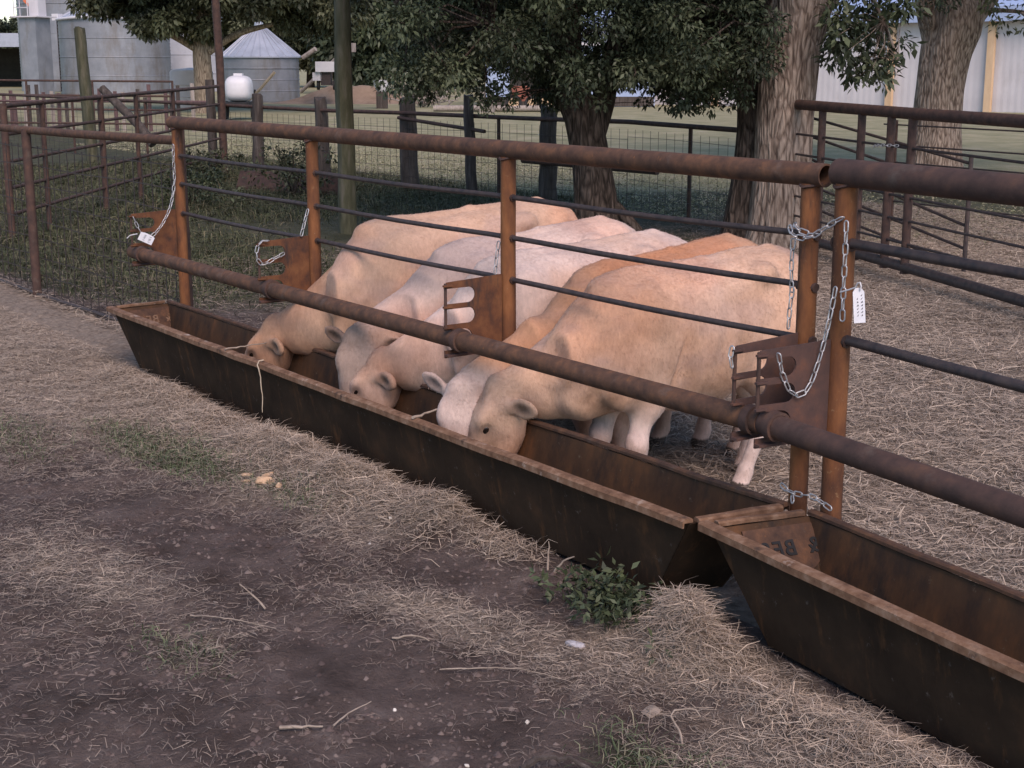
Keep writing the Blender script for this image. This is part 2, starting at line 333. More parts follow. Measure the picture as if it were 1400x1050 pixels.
# ------------------------------------------------------------------ strands of hay and grass
def ribbons(base, yaw, pitch, length, width, bend, roll=None):
    n = len(base); d0 = np.stack([np.cos(yaw)*np.cos(pitch), np.sin(yaw)*np.cos(pitch), np.sin(pitch)], 1)
    y2 = yaw+bend; p2 = pitch*(.2)-.25*np.abs(bend)
    d1 = np.stack([np.cos(y2)*np.cos(p2), np.sin(y2)*np.cos(p2), np.sin(p2)], 1)
    p0 = base; p1 = p0+d0*(length*.5)[:, None]; p2_ = p1+d1*(length*.5)[:, None]
    sd_ = np.stack([-np.sin(yaw), np.cos(yaw), rng.uniform(-.6, .6, n)], 1)*(width*.5)[:, None]
    V = np.stack([p0-sd_, p0+sd_, p1+sd_, p1-sd_, p2_+sd_*.5, p2_-sd_*.5], 1).reshape(-1, 3)
    o = np.arange(n)[:, None]*6
    F = np.concatenate([o+np.array([[0,1,2,3]]), o+np.array([[3,2,4,5]])], 1).reshape(-1, 4)
    return V, F
def scatter(n, x0, x1, y0, y1, dens, cull=120):
    x = rng.uniform(x0, x1, n); y = rng.uniform(y0, y1, n); u, v = px(x, y, 0*x)
    k = (u > -cull) & (u < 1400+cull) & (v > -50) & (v < 1050+cull) & (rng.random(n) < dens(x, y))
    return x[k], y[k]
def inside_trough(x, y):
    a = (x < -.33) & (x > -5.85) & (y > -.45) & (y < -.10)
    ca, sa_ = math.cos(R(-7)), math.sin(R(-7)); lx, ly = (x-.02)*ca+(y+.06)*sa_, -(x-.02)*sa_+(y+.06)*ca
    return a | ((lx > .22) & (lx < 5.8) & (ly > -.37) & (ly < -.04))
def hay_obj(name, label, n, box, dens, lens=(.02, .10), wid=(.0011, .0026), lift=.016, pal=None, pit=.35):
    x, y = scatter(n, *box, dens); k = ~inside_trough(x, y); x, y = x[k], y[k]; m = len(x)
    z = gh(x, y)+rng.random(m)**2*lift+.002
    V, F = ribbons(np.stack([x, y, z], 1), rng.uniform(0, 6.283, m), np.abs(rng.normal(0, pit, m))*rng.choice([1, .25], m), rng.uniform(*lens, m)*rng.uniform(.5, 1, m), rng.uniform(*wid, m), rng.normal(0, .7, m))
    pal = np.array(pal); c = pal[rng.integers(0, len(pal), m)]*rng.uniform(.75, 1.15, (m, 1))
    trod = (.42+.58*np.clip(masks(x, y)[0]*1.5, 0, 1))[:, None]; c = c*trod+np.array([.10, .075, .07])*(1-trod)   # trodden stems take on the mud
    o = np_mesh(name, V, F, M['straw'], col=np.repeat(c, 6, 0)); tag(o, label, 'hay', kind='stuff'); return m
HAYPAL = [(.44,.36,.29),(.35,.285,.23),(.47,.385,.305),(.26,.21,.175),(.31,.25,.21),(.53,.44,.355)]
def hd_front(x, y):
    h, g_ = masks(x, y); return np.clip(h*1.05+.10*sstep(.35, .65, fbm(x*3.3, y*3.3+70)), 0, 1)
def hd_back(x, y):
    h, g_ = masks(x, y); return np.clip(h, 0, 1)*sstep(-.25, 0, y)
hay_obj('loose_hay', 'loose pale hay strewn over the mud in front of the troughs', 820000, (-11, 3.2, -5.0, -.40), hd_front, pal=HAYPAL)
hay_obj('hay_bedding', 'thick pale hay covering the pen floor behind the troughs', 560000, (-11, 4, -.05, 13), hd_back, lens=(.05, .19), wid=(.0022, .0048), lift=.035, pal=HAYPAL)
# piles pressed against the trough
mx_, my_ = [], []
for cx, cy, rx, ry, a in MOUNDS:
    k = int(30000*rx*ry/ .1*max(a, .04)/.1*.16)+400
    mx_.append(rng.normal(cx, rx*.6, k)); my_.append(rng.normal(cy, ry*.55, k))
x = np.concatenate(mx_); y = np.concatenate(my_); k = ~inside_trough(x, y); x, y = x[k], y[k]; m = len(x)
V, F = ribbons(np.stack([x, y, gh(x, y)+rng.random(m)*.03], 1), rng.uniform(0, 6.283, m), rng.normal(.0, .35, m), rng.uniform(.03, .13, m), rng.uniform(.0012, .003, m), rng.normal(0, .8, m))
c = np.array(HAYPAL)[rng.integers(0, 6, m)]*rng.uniform(.7, 1.3, (m, 1))
tag(np_mesh('hay_heaps', V, F, M['straw'], col=np.repeat(c, 6, 0)), 'tangled hay heaped against the outer side of the troughs', 'hay', kind='stuff')
def grass_obj(name, label, n, box, dens, lens, wid, pal, pit=(1.0, .3)):
    x, y = scatter(n, *box, dens); k = ~inside_trough(x, y); x, y = x[k], y[k]; m = len(x)
    V, F = ribbons(np.stack([x, y, gh(x, y)-.004], 1), rng.uniform(0, 6.283, m), rng.normal(*pit, m), rng.uniform(*lens, m), rng.uniform(*wid, m), rng.normal(0, .5, m))
    pal = np.array(pal); c = pal[rng.integers(0, len(pal), m)]*rng.uniform(.6, 1.3, (m, 1))
    tag(np_mesh(name, V, F, M['straw'], col=np.repeat(c, 6, 0)), label, 'grass', kind='stuff')
GP = [(.10,.135,.07),(.13,.155,.085),(.17,.185,.115),(.24,.22,.155),(.09,.115,.06)]
grass_obj('grass_tufts', 'short green grass sprouting in tufts through the muddy foreground', 260000, (-9, 3, -5, -.6), lambda x, y: np.clip(masks(x, y)[1]*1.25-.12, 0, 1)**1.2, (.03, .10), (.002, .004), GP)
grass_obj('weedy_grass', 'dull green grass and weeds in the shaded pen behind the fences', 230000, (-26, -2, .2, 10), lambda x, y: np.clip(.25+.75*fbm(x*.8, y*.8), 0, 1)*np.maximum(sstep(-7, -9.5, x)*sstep(4.5, 2.5, y), sstep(-13, -16, x-.1*y))*np.clip(masks(x, y)[1]+.25*sstep(4, 8, y), 0, 1), (.06, .24), (.004, .009), [(.062,.074,.036),(.082,.092,.047),(.11,.112,.063),(.15,.132,.085),(.048,.056,.029)], (.9, .35))
grass_obj('pasture_grass', 'mown green grass of the pasture beyond the wire fence', 150000, (-34, -4, 9, 17), lambda x, y: masks(x, y)[1]*sstep(17, 11, y), (.03, .08), (.006, .014), [(.30,.30,.18),(.36,.34,.22),(.42,.37,.27),(.26,.27,.15)], (.5, .3))

# small clods of dried mud
def clods(n):
    x, y = scatter(n, -9, 3, -5, -.6, lambda x, y: np.clip(.85-masks(x, y)[0]*.9, .08, 1)*sstep(.35, .62, fbm(x*2.2+9, y*2.2)))
    k = ~inside_trough(x, y); x, y = x[k], y[k]; m = len(x); r = rng.uniform(.004, .011, m)*rng.uniform(.6, 1.7, m)
    base = np.array([(1,0,0),(.3,.95,0),(-.8,.5,0),(-.7,-.7,0),(.5,-.9,0),(.1,.1,.75),(.35,-.2,.55)], float)
    a = rng.uniform(0, 6.283, m); c_, s_ = np.cos(a), np.sin(a)
    B = base[None]*rng.uniform(.65, 1.3, (m, 7, 1))*r[:, None, None]
    V = np.stack([x[:, None]+B[..., 0]*c_[:, None]-B[..., 1]*s_[:, None], y[:, None]+B[..., 0]*s_[:, None]+B[..., 1]*c_[:, None], (gh(x, y)-.002)[:, None]+B[..., 2]*1.1], -1).reshape(-1, 3)
    f = np.array([(0,1,5),(1,2,5),(2,3,5),(3,4,6),(4,0,6),(0,5,6),(3,6,5)]); F = (np.arange(m)[:, None, None]*7+f[None]).reshape(-1, 3)
    c = np.array([(.10,.075,.07),(.13,.10,.09),(.075,.055,.05),(.17,.135,.12)])[rng.integers(0, 4, m)]*rng.uniform(.8, 1.2, (m, 1))
    tag(np_mesh('dirt_clods', V, F, M['straw'], col=np.repeat(c, 7, 0)), 'crumbs and clods of dried mud on the bare foreground', 'dirt', kind='stuff')
clods(60000)

# ------------------------------------------------------------------ troughs
def quad_plate(a, b, c, d, th, inward):   # a,b bottom; d,c top; thickened toward `inward`
    n = Vector(inward)*th
    p = [Vector(q) for q in (a, b, c, d)]
    return MB().hexa([p[0], p[1], p[1]+n, p[0]+n, p[3], p[2], p[2]+n, p[3]+n])
def trough(label, FL, FR, BR, BL, zt, zb=.015, insx=.26, insy=.075, text=None):
    t = thing('feed_trough', label, 'trough', (FL[0], FL[1], 0), 'steel feed troughs')
    inv = Matrix.Translation((-FL[0], -FL[1], 0))
    P = lambda q, z: Vector((q[0], q[1], z))-Vector((FL[0], FL[1], 0))
    tl = [P(q, zt-.012) for q in (FL, FR, BR, BL)]
    dx = (tl[1]-tl[0]).normalized(); dy = (tl[3]-tl[0]).normalized()
    ins = [(1, 1), (-1, 1), (-1, -1), (1, -1)]
    bl = [Vector((0, 0, zb-zt+.012))+q+dx*insx*a+dy*insy*b for q, (a, b) in zip(tl, ins)]
    th = .006
    # outer shell panels and, 1 mm proud inside, the rusted inner face belongs to the same sheet: two skins per sheet
    def sheet(name, i, j, inward):
        o = quad_plate(bl[i], bl[j], tl[j], tl[i], th*.5, inward).build(name, M['trough_out'], t)
        s = Vector(inward)*(th*.5+.001)
        quad_plate(bl[i]+s, bl[j]+s, tl[j]+s, tl[i]+s, th*.5, inward).build('inner_face', M['trough_in'], o)
        return o
    sheet('front_panel', 0, 1, dy); sheet('end_panel', 1, 2, -dx); sheet('back_panel', 2, 3, -dy); e = sheet('end_panel', 3, 0, dx)
    b = [q+Vector((0, 0, .004)) for q in bl]
    MB().hexa([b[0], b[1], b[2], b[3]]+[q+Vector((0, 0, .006)) for q in b]).build('bottom', M['trough_in'], t)
    # rims: rounded angle bars lying on the sheet edges
    tr = [P(q, zt) for q in (FL, FR, BR, BL)]
    for i, j, ww, mt_ in ((0, 1, .036, 'rim'), (1, 2, .026, 'rim'), (2, 3, .026, 'rust_rail'), (3, 0, .026, 'rim')):
        a, c = tr[i], tr[j]; u = (c-a).normalized(); v = Vector((0, 0, 1)).cross(u)
        if i in (1, 3): a, c = a+u*.028, c-u*.028
        elif i == 0: a, c = a-u*.03, c+u*.004
        n_ = max(3, int((c-a).length/.25)); mb = MB(); pts = [a+(c-a)*k/n_ for k in range(n_+1)]
        vs = []; prof = [(-ww, -.022), (-ww, .004), (-ww*.7, .011), (ww*.2, .012), (ww*.45, .006), (ww*.45, -.006), (-ww*.75, -.004), (-ww*.8, -.022)]
        for k, p in enumerate(pts):
            jit = Vector((0, 0, 0)) if k in (0, n_) else v*random.uniform(-.004, .004)+Vector((0, 0, random.uniform(-.003, .003)))
            vs += [p+jit-v*q*(-1)+Vector((0, 0, z)) for q, z in prof]
        fs = []; m_ = len(prof)
        for k in range(n_):
            for q in range(m_): fs.append((k*m_+q, k*m_+(q+1) % m_, (k+1)*m_+(q+1) % m_, (k+1)*m_+q))
        fs += [tuple(range(m_-1, -1, -1)), tuple(n_*m_+q for q in range(m_))]
        mb.add(vs, fs).build('rim', M[mt_], t)
    # feed lying in the bottom
    fx = np.linspace(0, 1, 60); fy = np.linspace(0, 1, 8); U, W = np.meshgrid(fx, fy)
    B = [np.array(q) for q in bl]; T = [np.array(q) for q in tl]
    s = .22; C = [B[i]*(1-s)+T[i]*s for i in range(4)]
    m_ = .03
    U2, W2 = m_*.1+U*(1-.2*m_), m_+W*(1-2*m_)
    Q = (C[0]*((1-U2)*(1-W2))[..., None]+C[1]*(U2*(1-W2))[..., None]+C[2]*(U2*W2)[..., None]+C[3]*((1-U2)*W2)[..., None])
    Q[..., 2] += .05*(fbm(U*14, W*2)-.5)
    ii = np.arange(480).reshape(8, 60); ff = np.stack([ii[:-1, :-1], ii[:-1, 1:], ii[1:, 1:], ii[1:, :-1]], -1).reshape(-1, 4)
    np_mesh('feed', Q.reshape(-1, 3), ff, M['feed'], t, True)
    if text:   # stencilled maker's plate on the end sheet, seen from behind
        lbl, colr = text
        pl = MB(); n = (dx).normalized()
        mid = (bl[3]+bl[0])/2*.26+(tl[3]+tl[0])/2*.74+dy*.05; up = ((tl[0]+tl[3])-(bl[0]+bl[3])).normalized(); nn = dy.cross(up).normalized()
        if nn.dot(dx) < 0: nn = -nn
        out = []
        for k in range(25):
            an = math.pi*k/24; out.append((-.15*math.cos(an), -.02-.085*math.sin(an)))
        out += [(.15, .09), (-.15, .09)]
        pl.prism(out, mid+nn*.012, dy, up, .004).build('maker_plate', M['rust_rail'], t)
        Rm = Matrix((tuple(-dy), tuple(up), tuple(nn))).transposed().to_4x4()   # stamped from outside: reads mirrored in here
        for k_, ch_ in enumerate(lbl):
            if ch_ == ' ': continue
            cu = bpy.data.curves.new('letter', 'FONT'); cu.body = ch_; cu.size = .085; cu.align_x = 'CENTER'; cu.align_y = 'CENTER'; cu.extrude = .002; cu.offset = .0015
            tmp = bpy.data.objects.new('tmp_text', cu); COL.objects.link(tmp)
            dg = bpy.context.evaluated_depsgraph_get(); me = bpy.data.meshes.new_from_object(tmp.evaluated_get(dg)); bpy.data.objects.remove(tmp)
            me.transform(Matrix.Translation(mid+nn*.0165-dy*(k_-(len(lbl)-1)/2)*.052) @ Rm)
            me.materials.clear(); me.name = 'letter'; link('letter', me, M[colr], t)
    return t
trough('long rusty steel feed trough the five cattle are eating from', (-6.03,-.478), (-.115,-.512), (-.045,-.078), (-6.075,-.055), .405, text=('& BEST', 'rim'))
B_ANG = R(-7.0); bdx, bdy = math.cos(B_ANG), math.sin(B_ANG)
def Bp(u, v): return (.02+u*bdx-v*bdy, -.06+u*bdy+v*bdx)
trough('empty rusty steel feed trough running out of the near right corner', Bp(.0, -.425), Bp(6.0, -.44), Bp(6.0, .0), Bp(.05, .0), .405, text=('& BEST', 'black'))

# ------------------------------------------------------------------ feeder panels
def comb(full=True):
    pts = [(.03, .70)]
    pts += [(.36, .70), (.36, .735)]
    def notch(z0, z1, depth):
        r = (z1-z0)/2; q = []
        for k in range(9):
            a = -math.pi/2+math.pi*k/8; q.append((depth+r-r*math.cos(a)-r*(0), (z0+z1)/2+r*math.sin(a)))
        return [(.36, z0)]+[(max(p, .12), z) for p, z in q]+[(.36, z1)]
    pts += notch(.735, .832, .20)[1:]
    pts += notch(.858, .932, .185)
    pts += notch(.956, 1.030, .185)
    pts += [(.36, 1.045), (.345, 1.06), (.03, 1.075)]
    return pts
COMB = comb()
def bracket(parent, base, nrm, along, m_plate, rail=True):
    n, a = Vector(nrm).normalized(), Vector(along).normalized(); b = Vector(base)
    o = MB().prism([(p, q) for p, q in COMB], b, n, (0, 0, 1), .008).build('bracket', m_plate, parent)
    MB().tube([b+n*.352+Vector((0, 0, z)) for z in (.835, .95, 1.055)], .0075, 8).build('retaining_rod', M['rust_dark'], o, 40)
    for z in (.845, .944, 1.045):
        MB().box(b+n*.345+Vector((0, 0, z))+a*.010, (.05, .016, .008), rot=Matrix((tuple(n), tuple(a), (0, 0, 1))).transposed()).build('lip', m_plate, o)
    MB().box(b+n*.29+Vector((0, 0, .715))+a*.02, (.15, .034, .010), rot=Matrix((tuple(n), tuple(a), (0, 0, 1))).transposed()).build('lip', M['plate_dark'], o)
    return o
def panel(label, posts, d, length, top_z, rods, rod_r, top_r, post_r, m_post, m_rail, m_br, neck, start):
    t = thing('feeder_panel', label, 'fence panel', (posts[0][0], posts[0][1], 0), 'pipe feeder panels')
    o0 = Vector((posts[0][0], posts[0][1], 0)); d = Vector((d[0], d[1], 0)).normalized(); n = Vector((d.y, -d.x, 0))
    if n.y > 0: n = -n
    for p in posts:
        b = Vector((p[0], p[1], 0))-o0
        zz = [-.03, .4, .8, 1.2, top_z-top_r*.75]
        MB().tube([b+Vector((random.uniform(-.002, .002), 0, z)) for z in zz], post_r, 18).build('post', m_post, t, 40)
        bracket(t, b+n*post_r*.3, n, d, M['plate_dark'] if p is posts[0] else m_br)
        for z_, rr_ in [(top_z-top_r*.93, post_r+.004)]+[(z, 0) for z in rods]:
            if rr_: q_ = [b+Vector((rr_*math.cos(a), rr_*math.sin(a), z_+.012*abs(math.cos(a-math.atan2(d.y, d.x)))-.006+random.uniform(-.002, .002))) for a in np.linspace(0, 2*math.pi, 17)[:-1]]; MB().tube(q_, .0065, 5, closed=True).build('weld_bead', M['rust_dark'], t, 60)
            else:
                for sg_ in (1, -1): MB().tube([b+d*sg_*(post_r-.004)+Vector((0, 0, z_-.004)), b+d*sg_*(post_r+.008)+Vector((0, 0, z_-.006))], rod_r+.006, 8).build('weld_bead', M['rust_dark'], t, 60)
    s, e = d*start, d*(start+length)
    MB().pipe(s+Vector((0, 0, top_z)), e+Vector((0, 0, top_z)), top_r, top_r-.007, 26).build('top_rail', m_rail, t, 40)
    for z in rods:
        k = 14; pts = [s+(e-s)*(.012+.976*i/k)+Vector((0, 0, z-.010*math.sin(math.pi*(i*3/k % 1)))) for i in range(k+1)]
        MB().tube(pts, rod_r, 10).build('rod', M['rod'], t, 40)
    a, c = neck
    MB().pipe(s*.0+d*a+n*(.30+post_r*.3)+Vector((0, 0, .785)), d*c+n*(.30+post_r*.3)+Vector((0, 0, .787)), .044, .036, 26).build('neck_rail', m_rail, t, 40)
    for p in posts:
        b = Vector((p[0], p[1], 0))-o0+n*(.30+post_r*.3)+Vector((0, 0, .786)); MB().pipe(b+d*.028, b+d*.066, .056, .0445, 22).build('rail_clamp', M['rust_dark'], t, 40)
    return t
PA = [(-.055, 0), (-1.985, 0), (-3.95, 0), (-5.90, 0)]
panel('rust orange pipe feeder panel standing in front of the cattle', PA, (1, 0), 6.0, 1.665, (1.445, 1.252, 1.05), .0125, .0435, .037, M['rust_post'], M['rust_rail'], M['plate'], (-5.98, .10), -5.93)
pd = (math.cos(R(-8.0)), math.sin(R(-8.0)))
PB = [(.115+pd[0]*q, .0+pd[1]*q) for q in (0, 1.98, 3.95)]
panel('dark brown pipe feeder panel running off at right', PB, pd, 6.0, 1.68, (1.43, 1.075), .019, .050, .041, M['rust_post'], M['rust_dark'], M['plate_dark'], (-.05, 5.6), -.045)

# ------------------------------------------------------------------ chains
def link_mesh(L=.050, Wd=.024, r=.0030):
    mb = MB(); pts = []; h = L/2-Wd/2; rr = Wd/2-r
    for k in range(6):
        a = -math.pi/2+math.pi*k/5; pts.append((h+rr*math.cos(a), rr*math.sin(a), 0))
    for k in range(6):
        a = math.pi/2+math.pi*k/5; pts.append((-h+rr*math.cos(a), rr*math.sin(a), 0))
    mb.tube(pts, r, 5, closed=True)
    me = bpy.data.meshes.new('chain_link'); me.from_pydata(mb.v, [], mb.f); me.polygons.foreach_set('use_smooth', [True]*len(me.polygons)); me.materials.append(M['zinc']); return me
LINK = link_mesh()
def resample(pts, st):
    P = [Vector(p) for p in pts]; out = []
    # Catmull-Rom
    fine = []
    for i in range(len(P)-1):
        a, b, c, d = P[max(i-1, 0)], P[i], P[i+1], P[min(i+2, len(P)-1)]
        for k in range(16):
            t = k/16; fine.append(.5*((2*b)+(c-a)*t+(2*a-5*b+4*c-d)*t*t+(3*b-a-3*c+d)*t**3))
    fine.append(P[-1]); acc = 0; out = [fine[0]]
    for a, b in zip(fine, fine[1:]):
        seg = (b-a).length; 
        while acc+seg >= st:
            r = (st-acc)/seg; a = a+(b-a)*r; out.append(a.copy()); seg = (b-a).length; acc = 0
        acc += seg
    return out
def chain(label, pts, sc_=1.0):
    Q = resample(pts, .040*sc_); t = thing('steel_chain', label, 'chain', tuple(Q[0]), 'galvanised chains on the feeder panels')
    for i, (a, b) in enumerate(zip(Q, Q[1:])):
        o = bpy.data.objects.new('chain_link', LINK); COL.objects.link(o); o.parent = t
        x = (b-a).normalized(); y = x.orthogonal().normalized(); y = Matrix.Rotation(R(35+90*(i % 2)+random.uniform(-12, 12)), 3, x) @ y; z = x.cross(y)
        o.matrix_local = Matrix.Translation((a+b)/2-Q[0]) @ Matrix((tuple(x), tuple(y), tuple(z))).transposed().to_4x4() @ Matrix.Scale(sc_, 4)
    return t
chain('silver chain hanging in a deep loop from the near bracket', [(.10,-.30,1.05),(.095,-.27,.97),(.10,-.22,.89),(.115,-.16,.90),(.125,-.11,1.02),(.135,-.08,1.16),(.14,-.06,1.28)])
chain('silver chain hanging straight down the near right post beside the white tag', [(.17,-.055,1.515),(.176,-.06,1.40),(.176,-.06,1.27),(.178,-.06,1.12)])
ring = [(-.055+.062*math.cos(a), .062*math.sin(a), 1.455-.012*math.sin(a*.5)) for a in np.linspace(-4.4, 1.2, 12)]
chain('silver chain wound round the top of the two meeting posts', [(-.13,-.03,1.47),(-.105,-.045,1.45),(-.055,-.06,1.435),(.0,-.055,1.44),(.05,-.05,1.47),(.10,-.052,1.50),(.165,-.05,1.535)])
chain('short silver chain looped low round the rusty near post', [(-.12,-.015,1.475),(-.085,-.04,1.475),(-.055,-.055,1.462),(-.01,-.045,1.452),(.03,-.03,1.455)])
chain('thin silver chain dangling behind the left of the near post', [(-.125,-.01,1.42),(-.12,-.02,1.32),(-.112,-.02,1.22)])
chain('silver chain dangling between the two lower rods at the near post', [(-.105,-.025,1.24),(-.11,-.03,1.15),(-.115,-.03,1.05)])
chain('silver chain tying both posts to the trough corners', [(-.105,-.045,.47),(-.055,-.05,.455),(.0,-.05,.455),(.05,-.052,.465),(.10,-.055,.46),(.15,-.058,.445),(.19,-.06,.435)])
chain('short silver chain end hanging over the trough corner', [(-.035,-.055,.445),(-.01,-.075,.428),(.0,-.095,.41)])
chain('small silver chain hooked on the outer edge of the near bracket', [(-.055,-.378,1.06),(-.057,-.385,1.02),(-.052,-.378,.98)])
chain('silver chain with white tag looping from the far left post', [(-5.86,-.05,1.52),(-5.865,-.05,1.40),(-5.86,-.055,1.26),(-5.84,-.10,1.10),(-5.83,-.18,.97),(-5.84,-.26,.90),(-5.86,-.31,.93),(-5.875,-.36,1.05)], 1.0)
chain('short silver chain slanting down from the second post', [(-3.935,-.045,1.23),(-3.935,-.075,1.14),(-3.935,-.10,1.06)])
chain('silver chain threaded through the slots of the second bracket', [(-3.93,-.21,.985),(-3.92,-.27,.965),(-3.93,-.355,.93),(-3.935,-.385,.98),(-3.935,-.375,1.04),(-3.925,-.34,1.07),(-3.92,-.28,1.055)])
chain('short silver chain hanging beside the third post', [(-2.035,-.02,1.225),(-2.04,-.03,1.15),(-2.04,-.04,1.065)])
def tag_card(label, c, up, side, wd, hg):
    up, side = Vector(up).normalized(), Vector(side).normalized(); nn = side.cross(up).normalized()
    t = thing('paper_tag', label, 'tag', c); o = Vector((0, 0, 0))
    MB().prism([(-wd/2, -hg/2), (wd/2, -hg/2), (wd/2, hg*.38), (wd*.25, hg/2), (-wd*.25, hg/2), (-wd/2, hg*.38)], o, side, up, .002).build('card', M['tagw'], t)
    mb = MB(); rs_ = random.Random(int(wd*1e4))
    for r_ in range(2):
        for k in range(7):
            if rs_.random() < .2: continue
            x0, y0 = (r_*.36-.22)*wd, hg*(.26-k*.095); w_, h_ = wd*.2, hg*.06; sh = [(0, 0), (w_*rs_.uniform(.5, 1), h_*.15), (w_*rs_.uniform(.6, 1), h_), (w_*.35, h_*.45)]
            for sg in (1, -1): mb.prism([(x0+a, y0+b) for a, b in sh], o+nn*.0018*sg, side, up, .001)
    mb.build('print', M['ink'], t)
    return t
tg = tag_card('long white tag hung by a wire from the near post chain', (.265, -.075, 1.225), (-.12, 0, 1), (.5, .85, .05), .042, .125)
MB().tube([(-.095,.005,.035),(-.05,.0,.05),(-.02,0,.062),(-.012,0,.078),(.0,0,.082),(.006,0,.068),(0,0,.055)], .003, 6).build('tie', M['white'], tg, 60)
tg = tag_card('small white tag on the far left chain', (-5.80, -.30, .90), (.35, .3, .8), (.55, .75, -.42), .10, .065)
MB().tube([(-.03,-.05,.03),(-.06,-.09,.02),(-.07,-.11,0)], .004, 6).build('tie', M['white'], tg, 60)

# ------------------------------------------------------------------ other fences
def wire_net(parent, pts, z0, z1, dx_=.15, dz_=.15, r=.0028, name='woven_wire'):
    mb = MB()
    for a, b in zip(pts, pts[1:]):
        a, b = Vector(a), Vector(b); L_ = (b-a).length; n = max(1, int(L_/dx_)); d = (b-a)/L_
        for i in range(n+1):
            p = a+(b-a)*i/n; j = random.uniform(-.008, .008)
            mb.tube([p+Vector((0, 0, z0)), p+d*j+Vector((0, 0, (z0+z1)/2)), p+Vector((0, 0, z1))], r, 3, cap=False)
        z = z0
        while z <= z1+1e-6:
            k = max(2, int(L_/.9)); mb.tube([a+(b-a)*i/k+Vector((0, 0, z+random.uniform(-.012, .012))) for i in range(k+1)], r, 3, cap=False); z += dz_
    return mb.build(name, M['rod'], parent)
def rail(parent, pts, r, m_, n=10, name='rail'): return MB().tube(pts, r, n).build(name, m_, parent, 40)
def wood_post(parent, x, y, h, r, lean=(0, 0), m_='wood', name='post', seed=0):
    mb = MB(); n = 14; k = 10; rs = random.Random(seed); vs = []
    for i in range(k+1):
        z = -.05+(h+.05)*i/k; rr = r*(1.08-.16*i/k)
        for q in range(n):
            a = 2*math.pi*q/n; e = 1+.12*math.sin(3*a+seed)+rs.uniform(-.05, .05)
            dz = rs.uniform(-.05, .03) if i == k else 0
            vs.append((x+lean[0]*i/k+rr*e*math.cos(a)+.012*math.sin(i*1.3+seed), y+lean[1]*i/k+rr*e*math.sin(a), z+dz))
    fs = [(i*n+q, i*n+(q+1) % n, (i+1)*n+(q+1) % n, (i+1)*n+q) for i in range(k) for q in range(n)]+[tuple(k*n+q for q in range(n))]
    return mb.add(vs, fs).build(name, M[m_], parent, 50)

# near left fence carrying on from the feeder panel
t = thing('wire_fence', 'brown pipe fence with wire mesh at left of the feeder panel', 'fence')
rail(t, [(-6.17, .10, 1.53), (-8.2, .07, 1.50), (-9.3, .05, 1.49), (-13.0, .0, 1.47)], .034, M['rust_rail'])
rail(t, [(-6.17, .10, .06), (-7.6, .10, .05), (-9.3, .02, .05), (-13, 0, .05)], .016, M['rod'])
rail(t, [(-6.12, .12, -.03), (-6.13, .12, .8), (-6.14, .12, 1.62)], .036, M['rust_dark'], name='post')
rail(t, [(-9.26, .03, -.03), (-9.27, .03, 1.5)], .042, M['rust_dark'], name='post')
rail(t, [(-12.4, .0, -.03), (-12.4, .0, 1.5)], .042, M['rust_dark'], name='post')
wire_net(t, [(-6.17, .13, 0), (-9.3, .075, 0), (-12.9, .02, 0)], .06, 1.36, .17, .16, .0045)
# swung gate behind it
t = thing('pipe_gate', 'rusty five rail pipe gate slanting back to the tall corner post', 'gate')
ga, gb = Vector((-13.9, 1.25, 0)), Vector((-22.15, 7.75, 0))
for z in (1.60, 1.27, .95, .64, .33): rail(t, [ga+Vector((0, 0, z-.03)), gb+Vector((0, 0, z+.03))], .030 if z > 1.5 else .022, M['rust_dark'])
for k, f in enumerate((.0, .12, .34, .50, .70)): rail(t, [ga+(gb-ga)*f+Vector((0, 0, -.02)), ga+(gb-ga)*f+Vector((0, 0, 1.6))], .045 if k in (0, 2) else .034, M['rust_dark'], name='upright')
t = thing('corner_post', 'tall dark pipe post at the corner of the wire fence', 'post')
rail(t, [(-22.25, 7.85, -.05), (-22.25, 7.85, 2.0), (-22.35, 7.80, 5.2)], .075, M['rust_dark'], 14, 'post')
rail(t, [(-22.45, 7.72, -.05), (-22.45, 7.72, 1.75)], .085, M['wood'], 12, 'stub_post')
# back fence
t = thing('wire_fence', 'pipe rail and woven wire fence behind the cattle', 'fence')
BF = [(-40.0, 7.3, 0), (-22.2, 8.0, 0), (-17.5, 8.8, 0), (-12.3, 9.45, 0), (-8.95, 8.65, 0)]
rail(t, [(-40, 7.3, 1.27), (-22.2, 8.0, 1.27), (-19.5, 8.5, 1.24), (-17.5, 8.8, 1.25), (-14.5, 9.2, 1.24), (-12.3, 9.45, 1.25), (-8.95, 8.65, 1.26)], .034, M['rust_dark'])
rail(t, [(-17.4, 8.78, 1.17), (-15.2, 9.0, 1.02)], .03, M['rust_dark'], name='brace')
rail(t, [(-14.4, 9.15, .62), (-11.6, 9.4, .60)], .05, M['rust_dark'], name='brace')
for q, (x, y, h, r) in enumerate([(-17.35, 8.95, 1.5, .14), (-15.55, 9.0, 1.56, .085), (-14.0, 9.35, 1.42, .13), (-21.2, 8.05, 1.5, .10), (-19.6, 8.55, 1.45, .12), (-13.2, 9.3, .98, .07)]):
    wood_post(t, x, y, h, r, (random.uniform(-.06, .06), random.uniform(-.05, .05)), seed=q)
for x, y in ((-18.9, 8.6), (-15.05, 9.16), (-10.6, 9.08), (-26, 7.85), (-30, 7.7)): rail(t, [(x, y, 0), (x, y, 1.27)], .028, M['rust_dark'], name='steel_post')
wire_net(t, BF[:2], .05, 1.15, .3, .2, .004); wire_net(t, BF[1:4], .05, 1.15, .16, .16, .0034); wire_net(t, BF[3:], .05, 1.15, .22, .2, .0032)
